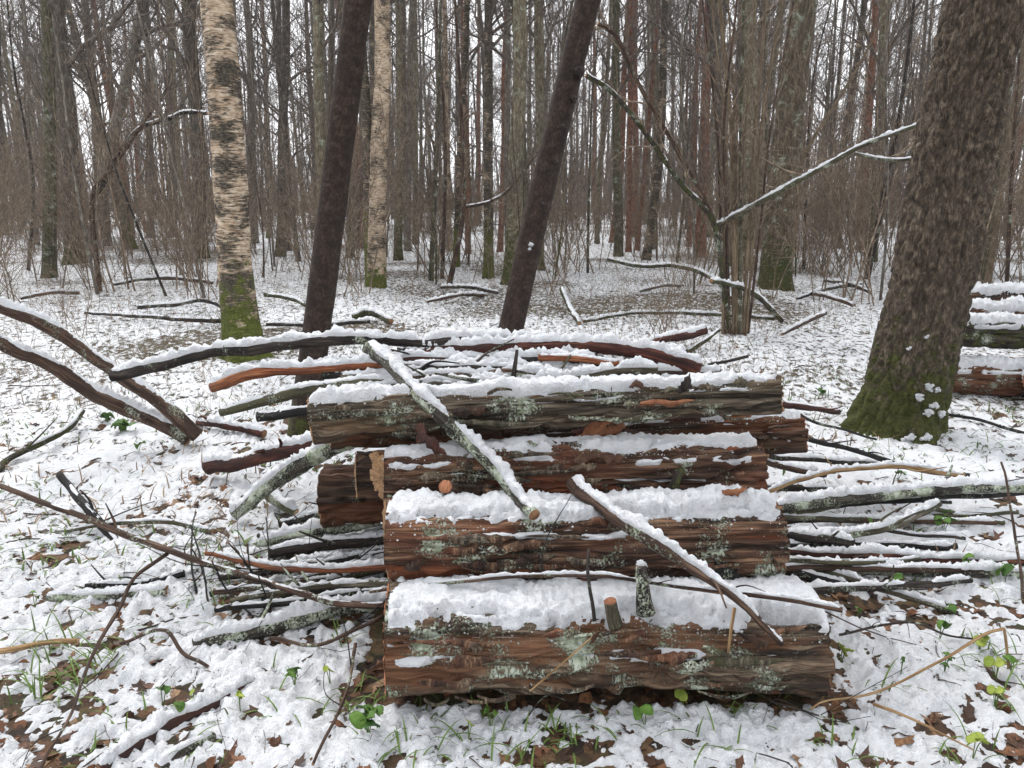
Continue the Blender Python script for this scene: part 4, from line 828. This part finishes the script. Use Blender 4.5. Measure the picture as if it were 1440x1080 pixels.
for k, (lb, y0, pts, wd, mt) in enumerate([
  ('dark leaning sapling with few twigs before the olive trunk', 393, [(1219, 393), (1245, 262), (1267, 150), (1286, 0)], 9, 'dark'),
  ('thin tan sapling bowed towards the hazel clump', 395, [(1110, 395), (1127, 240), (1145, 193), (1197, 111), (1256, 0)], 6, 'hazel'),
  ('thin dark sapling rising beside the stout brown trunk', 380, [(1130, 380), (1141, 133), (1169, 0)], 5, 'dark'),
  ('dark bent sapling with a snow-lined side shoot', 400, [(632, 400), (652, 290), (648, 150), (640, 0)], 8, 'brown'),
  ('bundle-like brown sapling beside the dark bent one', 395, [(606, 395), (614, 200), (620, 0)], 8, 'greengrey'),
  ('thin second stem beside the bundle-like brown sapling', 392, [(622, 392), (626, 200), (612, 0)], 6, 'brown'),
  ('crooked sapling in front of the spotted birch', 410, [(140, 410), (130, 280), (160, 235), (197, 180), (240, 118)], 8, 'brown'),
  ('thin sapling curving behind the green-mossed slim trunk', 380, [(40, 380), (46, 250), (20, 100), (10, 0)], 5, 'dark'),
  ('thin twig-like sapling leaning before the old birch', 420, [(235, 420), (190, 310), (160, 230), (120, 90)], 4, 'dark'),
  ('grey sapling standing past the thick leaning trunk', 420, [(1415, 420), (1425, 200), (1440, 0)], 6, 'brown')]):
    D = atZ(*pts[0], 0)[1]; sapling('sapling', lb, [atY(x, y, D+.15*math.sin(i*2+k)) for i, (x, y) in enumerate(pts)], wd, wd*.4, mt, SP, nb=18, sub=4)
D = atZ(640, 400, 0)[1]; sapling('fallen_bough', 'thin snow-lined shoot curving behind the leaning smooth trunk', [atY(x, y, D) for x, y in ((655, 291), (690, 283), (720, 262), (755, 215), (772, 190))], 5, 3, 'brown', None, .014, 'branch', 5, UPZ)
D = atZ(140, 405, 0)[1]; sapling('fallen_bough', 'snow-lined crooked bough reaching to the old birch', [atY(x, y, D) for x, y in ((137, 275), (165, 220), (197, 181), (235, 168), (260, 158), (291, 159))], 8, 5, 'dark', None, .02, 'branch', 8, UPZ)

# background wood: shared meshes, one object per tree
rng = np.random.default_rng(77)
variants = []
for k in range(9):
    mt = ['aspgrey', 'aspen', 'darktree', 'birch2', 'aspgrey', 'pine', 'darktree', 'aspen', 'birchg'][k]; H = 15+5*rng.random(); zz = np.linspace(0, H, 40)
    P = np.stack([.25*fbm(np.stack([zz*.12, zz*0+k*9+q, zz*0], -1), 2, 110+q)*np.minimum(zz/3, 1) for q in (0, 1)] + [zz], -1); P[:, :2] -= P[0, :2]
    r0 = [.09, .12, .13, .10, .07, .12, .08, .10, .11][k]; rad = r0*np.interp(zz, [0, .4, H*.5, H], [1.3, 1, .7, .1])
    V, F, bk, mi = tube(P, rad, 9, REFY); tm = mesh_data('trunk', V, F, [M[mt], M['endwood']], {'bk': bk+k}, mi)
    r2 = np.random.default_rng(900+k); kk = np.linspace(0, 39, 16).astype(int)
    V, F = crown(P[kk], rad[kk], r2, 20, 100, 380, 520, tlo=[.3, .4, .2, .35, .25, .6, .15, .3, .35][k], scale=[1, 1.1, .8, .9, .8, 1, .75, 1, .9][k], minr=.0055)
    variants.append((tm, mesh_data('crown', V, F, M['twig']), mt))
KL = {'aspgrey': 'slim grey bare trunk in the crowded background wood', 'aspen': 'olive-grey bare trunk in the crowded background wood', 'darktree': 'dark bare trunk in the crowded background wood', 'birch2': 'white-barked birch in the crowded background wood', 'birchg': 'spotted birch in the crowded background wood', 'pine': 'reddish pine trunk in the crowded background wood'}
placed = []
tries = 0
while len(placed) < 285 and tries < 20000:
    tries += 1; y = 19+45*rng.random()**.8; x = (rng.random()*2-1)*(y*.86+7)
    if any((x-a)**2+(y-b)**2 < 1.1**2 for a, b in placed): continue
    placed.append((x, y)); k = rng.integers(0, 9); tm, cm, mt = variants[k]
    root = empty({'birch2': 'birch_tree', 'birchg': 'birch_tree', 'pine': 'pine_tree'}.get(mt, 'tree'), (x, y, float(gz(x, y))-.06), (rng.normal()*.03, rng.normal()*.03, rng.random()*6.28))
    s = .75+.5*rng.random(); root.scale = (s, s, s)
    link('trunk', tm, root); link('crown', cm, root); tag(root, KL[mt], 'tree', 'background wood: '+mt.replace('aspgrey', 'grey trunks').replace('aspen', 'olive trunks').replace('darktree', 'dark trunks').replace('birch2', 'white birches').replace('birchg', 'spotted birches').replace('pine', 'pines'))
# undergrowth shrubs
shv = []
for k in range(7):
    r2 = np.random.default_rng(700+k); ns = 5+k; b0 = np.zeros((ns, 3)); b0[:, :2] = r2.normal(size=(ns, 2))*.35
    d = r2.normal(size=(ns, 3))*.24; d[:, 2] = 1; d /= np.linalg.norm(d, axis=1, keepdims=True); ln = 1.4+2.2*r2.random(ns); out = [b0]; cur = b0
    for s in range(5): d = d+r2.normal(size=(ns, 3))*.12; d /= np.linalg.norm(d, axis=1, keepdims=True); cur = cur+d*(ln/5)[:, None]; out.append(cur)
    P = np.stack(out, 1); Rr = (.007+.007*r2.random(ns))[:, None]*np.linspace(1, .3, 6)
    a = kids(P, Rr, 70, r2, .12, 1, .4, 1.2, .6, .2, 4, .6, .4); b = kids(*a, 210, r2, .15, 1, .2, .7, .7, .02, 3, .7, .6)
    Vs, Fs, o = [], [], 0
    for (p, r_), nn in (((P, Rr), 5), (a, 3), (b, 3)):
        V, F = tubes(p, np.maximum(r_, .0032), nn); Vs.append(V); Fs.append(F+o); o += len(V)
    shv.append(mesh_data('shrub', np.vstack(Vs), np.vstack(Fs), M['shrub']))
n = 0
while n < 280:
    y = 8.5+34*rng.random()**1.1; x = (rng.random()*2-1)*(y*.82+3)
    px = 720+FPX*x/(y*cP)
    if y < 11.5 and rng.random() < .72: continue
    o = link('bare_shrub', shv[rng.integers(0, 7)]); s = (.45+1.0*rng.random())*(1 if y > 11 else .6); o.scale = (s, s, s*(.8+.4*rng.random())); o.rotation_euler = (0, 0, rng.random()*6.28)
    o.location = (x, y, float(gz(x, y))-.02); tag(o, 'leafless twiggy shrub in the brown thicket under the trees', 'shrub', 'shrubs of the thicket'); n += 1
# thin understory saplings between the trunks
sav = []
for k in range(6):
    r2 = np.random.default_rng(800+k); H = 4.5+4*r2.random(); zz = np.linspace(0, H, 14); P = np.stack([.5*fbm(np.stack([zz*.3, zz*0+k*5+q, zz*0], -1), 2, 120+q)*zz/H*1.6 for q in (0, 1)]+[zz], -1); rad = (.016+.014*r2.random())*np.linspace(1, .18, 14)
    V, F, bk, mi = tube(P, rad, 6, REFY); tm = mesh_data('stem', V, F, [M[('hazel', 'brown', 'aspgrey', 'hazel', 'greengrey', 'aspen')[k]], M['endwood']], {'bk': bk}, mi)
    a = kids(P[None], rad[None], 34, r2, .15, 1, .6, 1.9, .6, .25, 4, .5, .35); b = kids(*a, 170, r2, .2, 1, .3, .9, .6, .1, 3, .7, .5)
    V1, F1 = tubes(a[0], np.maximum(a[1], .004), 3); V2, F2 = tubes(b[0], np.maximum(b[1], .003), 3); sav.append((tm, mesh_data('crown', np.vstack([V1, V2]), np.vstack([F1, F2+len(V1)]), M['twig'])))
SL = {0: 'thin tan sapling in the understory between the trunks', 1: 'thin dark brown sapling in the understory between the trunks', 2: 'thin grey sapling in the understory between the trunks', 4: 'thin green-grey sapling in the understory between the trunks'}
for n in range(150):
    y = 12+36*rng.random(); x = (rng.random()*2-1)*(y*.74+1); k = int(rng.integers(0, 6)); root = empty('sapling', (x, y, float(gz(x, y))-.03), (rng.normal()*.09, rng.normal()*.09, rng.random()*6.28)); q = .7+.7*rng.random(); root.scale = (q, q, q)
    link('stem', sav[k][0], root); link('crown', sav[k][1], root); kk = {3: 0, 5: 2}.get(k, k); tag(root, SL[kk], 'sapling', 'understory saplings: '+('tan', 'dark', 'grey', '', 'green-grey')[kk])
# the wood beyond, one mass
r2 = np.random.default_rng(55); nb = 760
y = 62+60*r2.random(nb); x = (r2.random(nb)*2-1)*(y*1.25); hh = 13+7*r2.random(nb); tt = np.linspace(0, 1, 5)
P = np.stack([x[:, None]+r2.normal(size=(nb, 1))*tt*.9, y[:, None]+0*tt, hh[:, None]*tt], -1); Rr = (.08+.12*r2.random((nb, 1)))*np.linspace(1, .15, 5)
a = kids(P, Rr, 5200, r2, .12, 1, 1.2, 3.4, .9, .25, 3, .3, .4); b = kids(*a, 9000, r2, .2, 1, .8, 1.8, .7, .1, 2, .7, .6)
nl = 4000; yl = 40+70*r2.random(nl); xl = (r2.random(nl)*2-1)*(yl*1.25); hl = 1.5+5*r2.random(nl)**1.5; t4 = np.linspace(0, 1, 4)
PL = np.stack([xl[:, None]+r2.normal(size=(nl, 1))*t4*.7, yl[:, None]+0*t4, hl[:, None]*t4], -1); RL = (.012+.02*r2.random((nl, 1)))*np.linspace(1, .4, 4)
al = kids(PL, RL, 7000, r2, .15, 1, .5, 1.6, .7, .2, 3, .6, .6)
V1, F1 = tubes(P, Rr, 5); V2, F2 = tubes(a[0], np.maximum(a[1], .012), 3)
for pp, rr_ in ((PL, RL), (al[0], np.maximum(al[1], .008))):
    v, f = tubes(pp, rr_, 3); F2 = np.vstack([F2, f+len(V2)]); V2 = np.vstack([V2, v]); V3, F3 = tubes(b[0], np.maximum(b[1], .009), 3)
fw = link('distant_wood', mesh_data('distant_wood', np.vstack([V1, V2, V3]), np.vstack([F1, F2+len(V1), F3+len(V1)+len(V2)]), M['twig']))
tag(fw, 'far-off bare wood reading as one grey mass of trunks', 'wood', kind='stuff')
# dry stalks and low brush
nb = 7500; r2 = np.random.default_rng(56); y = 5.2+19*r2.random(nb)**1.3; x = (r2.random(nb)*2-1)*(y*.75+.5)
keep = fbm(np.stack([x*.5, y*.5, x*0], -1), 3, 57) > -.12 - .25*ss(8, 14, y) + .22*ss(9, 5, y); x, y = x[keep], y[keep]; nb = len(x)
b0 = np.stack([x, y, gz(x, y)-.02], -1); d = r2.normal(size=(nb, 3))*.42; d[:, 2] = 1; ln = (.10+.5*r2.random(nb)**2)*ss(4, 10, y)+.05; out = [b0]; cur = b0
for s in range(3): d = d+r2.normal(size=(nb, 3))*.25; d /= np.linalg.norm(d, axis=1, keepdims=True); cur = cur+d*(ln/3)[:, None]; out.append(cur)
P = np.stack(out, 1); Rr = np.full((nb, 1), .0022)*np.linspace(1, .5, 4)*(.7+.8*r2.random((nb, 1))); a = kids(P, Rr, nb, r2, .2, 1, .06, .25, .7, .05, 3, .8, .6)
V1, F1 = tubes(P, Rr, 3); V2, F2 = tubes(a[0], a[1], 3)
tag(link('dry_undergrowth', mesh_data('dry_undergrowth', np.vstack([V1, V2]), np.vstack([F1, F2+len(V1)]), M['stalk'])), 'thin dry stalks poking through the snow under the trees', 'undergrowth', kind='stuff')

# ------------------------------------------------------------------ leaves, grass, green plants
def leaf_mesh(name, kind, mat, seed):
    r2 = np.random.default_rng(seed); n = 15; t = np.linspace(0, 1, n)
    wd = np.sin(np.pi*t**.8)*.36
    if kind == 'oak': wd = wd*(1+.38*np.sin(t*17+.5))*.9
    if kind == 'round': wd = np.sqrt(np.maximum(t*(1-t), 0))*.95
    cx = .12*np.sin(t*2.5+seed); V = []
    cu, cv = r2.normal()*.5, .25+r2.random()*.5
    for s in (-1, -.5, 0, .5, 1):
        q = wd*s; V.append(np.stack([cx+q*np.cos(cv*s), t-.5, cu*(t-.5)**2 + cv*np.abs(q)*.8+.03*r2.normal(size=n)], -1))
    V = np.stack(V, 1); Fq = gridfaces(n, 5, False); Vt = V.reshape(-1, 3)
    m = len(Vt); bot = Vt - np.array([0, 0, .012]); e = np.concatenate([np.arange(n)*5, [(n-1)*5+k for k in range(1, 5)], (np.arange(n)*5+4)[::-1][1:], [k for k in range(3, 0, -1)]])
    rim = np.stack([e, np.roll(e, -1), np.roll(e, -1)+m, e+m], -1)
    st = np.array([[-.03, -.5, 0], [.03, -.5, 0], [.0, -.78, .05], [0, -.5, -.03]])+[cx[0], 0, 0]; k = 2*m
    return mesh_data(name, np.vstack([Vt, bot, st]), [np.vstack([Fq, Fq[:, ::-1]+m, rim]), np.array([[k, k+1, k+2], [k+1, k+3, k+2], [k+3, k, k+2]])], M[mat])
lv = [leaf_mesh('fallen_leaf', k, 'leafb', i) for i, k in enumerate(('oak', 'plain', 'round', 'oak', 'plain', 'round'))]
r2 = np.random.default_rng(31); n = 0; tries = 0
while n < 270 and tries < 30000:
    tries += 1; y = 1.25+4.2*r2.random()**1.25; x = (r2.random()*2-1)*(y*.72+.15)
    if abs(x-.28) < .95 and 2.02 < y < 3.2: continue
    t = float(thickness(np.array([x]), np.array([y]))[0])
    if not (-.014 < t < .008): continue
    o = link('fallen_leaf', lv[r2.integers(0, 6)]); s = .022+.034*r2.random(); o.scale = (s, s, s); o.location = (x, y, max(t, -.008)+.007+float(gz(x, y)))
    o.rotation_euler = (r2.normal()*.45, r2.normal()*.45, r2.random()*6.28); tag(o, 'dead brown leaf lying in a gap of the snow', 'leaf', 'dead leaves in the snow'); n += 1
for (px, py, s, lb) in [(848, 962, .055, 'rust-coloured lobed leaf fallen at the foot of the bottom log'), (627, 978, .035, 'small tan leaf against the underside of the bottom log'), (572, 912, .04, 'curled brown leaf by the straw')]:
    p = atZ(px, py, .03); o = link('fallen_leaf', lv[0]); o.scale = (s, s, s); o.location = p; o.rotation_euler = (-.9, .2, .4); tag(o, lb, 'leaf')
p = atY(838, 898, 2.03); o = link('fallen_leaf', lv[1]); o.scale = (.055,)*3; o.location = p; o.rotation_euler = (-1.0, .3, 1.2); tag(o, 'curled rust-brown leaf stuck on the face of the bottom log', 'leaf')
# litter below the snow, uncountable
def scatter_leaves(n, seed, lim, fn):
    r3 = np.random.default_rng(seed); y = 1.1+9*r3.random(n)**1.6; x = (r3.random(n)*2-1)*(y*.74+.2); t = thickness(x, y); k = fn(t, x, y); x, y, t = x[k], y[k], t[k]; n = len(x)
    s = .010+.030*r3.random(n)**1.5; a = r3.random(n)*6.28; z = np.zeros(n)
    u = np.stack([np.cos(a), np.sin(a), r3.normal(size=n)*.22], -1); v = np.stack([-np.sin(a), np.cos(a), r3.normal(size=n)*.22], -1)
    c = np.stack([x, y, gz(x, y)+np.clip(t, -.006, .01)+.004], -1); m = 10; th = np.arange(m)*2*math.pi/m
    rr = s[:, None]*(1+.5*(r3.random((n, m))-.5))*(1+.25*np.cos(th*5)); ex = np.cos(th)*rr*1.15; ey = np.sin(th)*rr*.62
    curl = (ey**2*(6+14*r3.random((n, 1)))*np.sign(r3.random((n, 1))-.25)+ex**2*8*r3.normal(size=(n, 1)))/s[:, None]*.06
    V = c[:, None]+u[:, None]*ex[..., None]+v[:, None]*ey[..., None]; V[..., 2] += np.clip(curl*.45, -.004, .5*s[:, None])
    V = np.concatenate([c[:, None], V], 1); f = np.arange(n)[:, None]*(m+1); j = np.arange(m)
    T = (f[:, :, None]+np.stack([0*j, 1+j, 1+(j+1) % m], -1)[None]).reshape(-1, 3); return V.reshape(-1, 3), T
V, T3 = scatter_leaves(15000, 9, 0, lambda t, x, y: (t < .005)); tag(link('leaf_litter', mesh_data('leaf_litter', V, T3, M['litter'])), 'brown leaf litter showing through the holes in the snow', 'leaf litter', kind='stuff')
# thin fallen twigs, far too many to count
r3 = np.random.default_rng(93); n = 1500; y = 1.15+13*r3.random(n)**1.3; x = (r3.random(n)*2-1)*(y*.74+.2); kp = ~((np.abs(x-.28) < .8) & (np.abs(y-2.6) < .62)); x, y = x[kp], y[kp]; n = len(x)
a = np.pi*.5*(r3.random(n)**.7)*np.sign(r3.random(n)-.5); L = .05+.35*r3.random(n)**2; P = [np.stack([x, y, gz(x, y)+np.maximum(thickness(x, y), 0)-.004], -1)]
el = r3.normal(size=n)*.12
for k in range(4): a = a+r3.normal(size=n)*.22; P.append(P[-1]+np.stack([np.cos(a), np.sin(a), el+r3.normal(size=n)*.1], -1)*(L/4)[:, None])
P = np.stack(P, 1); hh = gz(P[..., 0], P[..., 1])+np.maximum(thickness(P[..., 0], P[..., 1]), 0); P[..., 2] = np.maximum(P[..., 2], hh-.003)
V, F = tubes(P, (.0008+.0028*r3.random((n, 1))**2)*np.linspace(1, .45, 5)*(1+.12*y[:, None]), 4)
tag(link('twig_litter', mesh_data('twig_litter', V, F, M['littertwig'])), 'thin fallen twigs strewn over the snowy floor', 'twigs', kind='stuff')
r3 = np.random.default_rng(91); n = 5200; y = 1.1+7*r3.random(n)**1.4; x = (r3.random(n)*2-1)*(y*.74+.2); t = thickness(x, y); k = (t > 0) & (fbm(np.stack([x*3, y*3, x*0], -1), 3, 92) > -.05); x, y, t = x[k], y[k], t[k]; n = len(x)
a = r3.random(n)*6.28; L = .004+.02*r3.random(n)**2.5; d = np.stack([np.cos(a), np.sin(a), r3.normal(size=n)*.25], -1)*L[:, None]; c = np.stack([x, y, gz(x, y)+t+.001], -1)
V, F = tubes(np.stack([c-d/2, c+np.stack([0*x, 0*x, L*.1], -1), c+d/2], 1), (.0007+.0022*r3.random((n, 1))**2)*np.array([.5, 1, .4]), 4)
tag(link('bark_crumbs', mesh_data('bark_crumbs', V, F, M['leafb'])), 'dark crumbs of bark and needles strewn on the snow', 'crumbs', kind='stuff')
# grass
def grass(cl, seed, label):
    r3 = np.random.default_rng(seed); Ps = []
    for (px, py, n, h, sp) in cl:
        c = atZ(px, py, 0); b0 = np.zeros((n, 3))+c; b0[:, :2] += r3.normal(size=(n, 2))*sp; b0[:, 2] = gz(b0[:, 0], b0[:, 1]); d = r3.normal(size=(n, 3))*.7; d[:, 2] = .8; cur = b0; out = [b0]; L = h*(.4+.8*r3.random(n))
        for s in range(5): d /= np.linalg.norm(d, axis=1, keepdims=True); cur = cur+d*(L/5)[:, None]; out.append(cur); d[:, 2] -= .28
        Ps.append(np.stack(out, 1))
    P = np.vstack(Ps); b = len(P); d = P[:, -1]-P[:, 0]; sd = np.stack([-d[:, 1], d[:, 0], d[:, 2]*0], -1); sd /= np.linalg.norm(sd, axis=1, keepdims=True)+1e-6
    wd = np.array([.6, 1, 1, .85, .5, .05])*.0028; V = np.stack([P-sd[:, None]*wd[:, None], P+np.array([0, 0, -.0012]), P+sd[:, None]*wd[:, None]], 2)
    f = gridfaces(6, 3, False); return tag(link('grass', mesh_data('grass', V.reshape(-1, 3), (f[None]+(np.arange(b)*18)[:, None, None]).reshape(-1, 4), M['grass'])), label, 'grass', kind='stuff')
cl = [(80, 962, 22, .17, .05), (130, 930, 20, .2, .06), (60, 985, 10, .14, .03), (110, 890, 12, .15, .05), (330, 840, 40, .12, .09), (290, 850, 20, .12, .07), (520, 985, 12, .14, .03), (475, 900, 10, .12, .04), (580, 1065, 12, .08, .03), (700, 1030, 9, .08, .03), (1010, 965, 22, .10, .06), (1040, 985, 14, .1, .05), (820, 1045, 12, .09, .04), (1225, 640, 26, .16, .08), (1400, 925, 16, .14, .06), (1420, 985, 12, .18, .06), (1385, 640, 18, .2, .15), (480, 1010, 8, .1, .03), (190, 1030, 8, .12, .04), (40, 905, 8, .13, .04), (500, 490, 20, .18, .15), (1330, 620, 20, .15, .1)]
for k in range(75):
    q = (r2.random()*1440, 1080-700*r2.random()**1.6*.95); cl.append((q[0], max(q[1], 420), 6, .09+.08*r2.random(), .04+.1*(q[1] < 650)))
grass(cl, 17, 'green grass blades poking out of the snow')
def blades(n, seed, mat, label, ylo, yr, hmax, wd, dens):
    r3 = np.random.default_rng(seed); y = ylo+yr*r3.random(n)**1.3; x = (r3.random(n)*2-1)*(y*.74+.2); k = fbm(np.stack([x*1.6, y*1.6, x*0+seed], -1), 3, 95) > dens; k &= ~((np.abs(x-.28) < .85) & (np.abs(y-2.6) < .6)); x, y = x[k], y[k]; n = len(x)
    b0 = np.stack([x, y, gz(x, y)], -1); d = r3.normal(size=(n, 3))*.8; d[:, 2] = .8; L = hmax*(.3+.7*r3.random(n)); cur = b0; out = [b0]
    for q in range(3): d /= np.linalg.norm(d, axis=1, keepdims=True); cur = cur+d*(L/3)[:, None]; out.append(cur); d[:, 2] -= .4
    P = np.stack(out, 1); e = P[:, -1]-P[:, 0]; sd = np.stack([-e[:, 1], e[:, 0], e[:, 2]*0], -1); sd /= np.linalg.norm(sd, axis=1, keepdims=True)+1e-6
    w_ = np.array([.7, 1, .8, .1])*wd; V = np.stack([P-sd[:, None]*w_[:, None], P+np.array([0, 0, -.001]), P+sd[:, None]*w_[:, None]], 2); f = gridfaces(4, 3, False)
    tag(link('grass', mesh_data('grass', V.reshape(-1, 3), (f[None]+(np.arange(n)*12)[:, None, None]).reshape(-1, 4), M[mat])), label, 'grass', kind='stuff')
blades(15000, 5, 'grass', 'short green ground cover showing through snow under the trees', 3.0, 13, .10, .0045, -.02)
blades(12000, 6, 'stalk', 'straw-coloured dead grass showing through snow under the trees', 3.0, 14, .15, .0035, -.04)
# broad-leaved green plants
lg = [leaf_mesh('leaf', 'round', 'leafg', 40), leaf_mesh('leaf', 'plain', 'leafg', 41), leaf_mesh('leaf', 'round', 'leafy', 42)]
def plant(px, py, n, s, which, label, h=.06):
    p = atZ(px, py, 0); p[2] = surf(p[0], p[1]); root = empty('green_plant', p); r3 = np.random.default_rng(int(px))
    for k in range(n):
        a = r3.random()*6.28; rr = s*.6*(k > 0)*(.6+.6*r3.random()); o = link('leaf', lg[which], root); q = s*(.75+.4*r3.random()); o.scale = (q, q, q); o.location = (math.cos(a)*rr, math.sin(a)*rr, h*(.5+.5*r3.random())); o.rotation_euler = (-.5+r3.normal()*.3, r3.normal()*.3, a)
        V, F, bk, mi = tube(spline(np.array([[0, 0, -.02], [math.cos(a)*rr*.5, math.sin(a)*rr*.5, o.location.z*.7], list(o.location)]), 6), np.full(6, .0015), 5, REFY); link('stalk', mesh_data('stalk', V, F, [M['grass'], M['grass']], {'bk': bk}, mi), root)
    tag(root, label, 'plant', 'small green plants in the snow')
for a in [(1098, 942, 1, .055, 0, 'single dark green leaf against the foot of the bottom log', .03), (1182, 932, 2, .05, 2, 'yellow-green leaf pair just past the end of the bottom log'), (1412, 828, 2, .075, 0, 'broad green leaf at the end of the mossy parallel branch'), (1325, 760, 3, .065, 0, 'green leaves below the rising grey branch'), (1262, 678, 2, .05, 0, 'little green leaf under the yellowish branch'), (1150, 556, 2, .06, 0, 'green leaf on open snow past the weathered log tip'), (170, 612, 5, .10, 0, 'clump of broad green leaves beside the leaning pair'), (150, 596, 3, .09, 1, 'green leafy tuft in front of the leaning pair'), (195, 640, 2, .06, 1, 'small upright green sprig on the snow past the leaning pair'), (1400, 955, 4, .04, 2, 'pale green leafy sprig beneath the golden bent stem'), (1375, 920, 3, .04, 2, 'pale green sprig growing through the golden stem'), (960, 1000, 2, .035, 2, 'two little lime leaves in the foreground snow'), (880, 955, 1, .04, 0, 'dark green leaf tucked under the bottom log'), (1205, 875, 1, .035, 0, 'small green leaf by the thin wand tip'), (465, 970, 2, .03, 2, 'yellowing leaf pair in the snow by the curled twig'), (690, 1030, 3, .03, 1, 'tiny green seedling in the foreground snow'), (1355, 815, 2, .05, 0, 'green leaves under the mossy parallel branch'), (50, 860, 2, .03, 1, 'little green seedling by the pale stick'), (300, 505, 3, .07, 1, 'green sprout beneath the very long black pole'), (1240, 560, 3, .05, 1, 'ivy-like green leaves on the snow by the mossy foot')]:
    plant(*a)

for k in range(22):
    q = (1210+r2.random()*230, 720+r2.random()*350) if k % 2 else (r2.random()*1440, 960+r2.random()*115)
    plant(q[0], q[1], 2+int(3*r2.random()), .02+.03*r2.random(), int(r2.integers(0, 3)), 'little green seedling poking out of the snow among dead leaves')
# ------------------------------------------------------------------ damp air between the trees
hv = np.array([[x, y, z] for x in (-150, 150) for y in (-25, 140) for z in (-1.3, 27)], float)
hb = link('haze', mesh_data('haze', hv, np.array([[0, 1, 3, 2], [4, 6, 7, 5], [0, 4, 5, 1], [2, 3, 7, 6], [0, 2, 6, 4], [1, 5, 7, 3]]), [], smooth=False))
hm = bpy.data.materials.new('haze'); hm.use_nodes = True; ht = hm.node_tree; ht.nodes.clear(); ho = ht.nodes.new('ShaderNodeOutputMaterial'); pv = ht.nodes.new('ShaderNodeVolumePrincipled')
pv.inputs['Color'].default_value = (.92, .94, .97, 1); pv.inputs['Density'].default_value = .001; ht.links.new(pv.outputs[0], ho.inputs['Volume']); hb.data.materials.append(hm)
tag(hb, 'thin pale winter haze filling the wood', 'haze', kind='stuff')
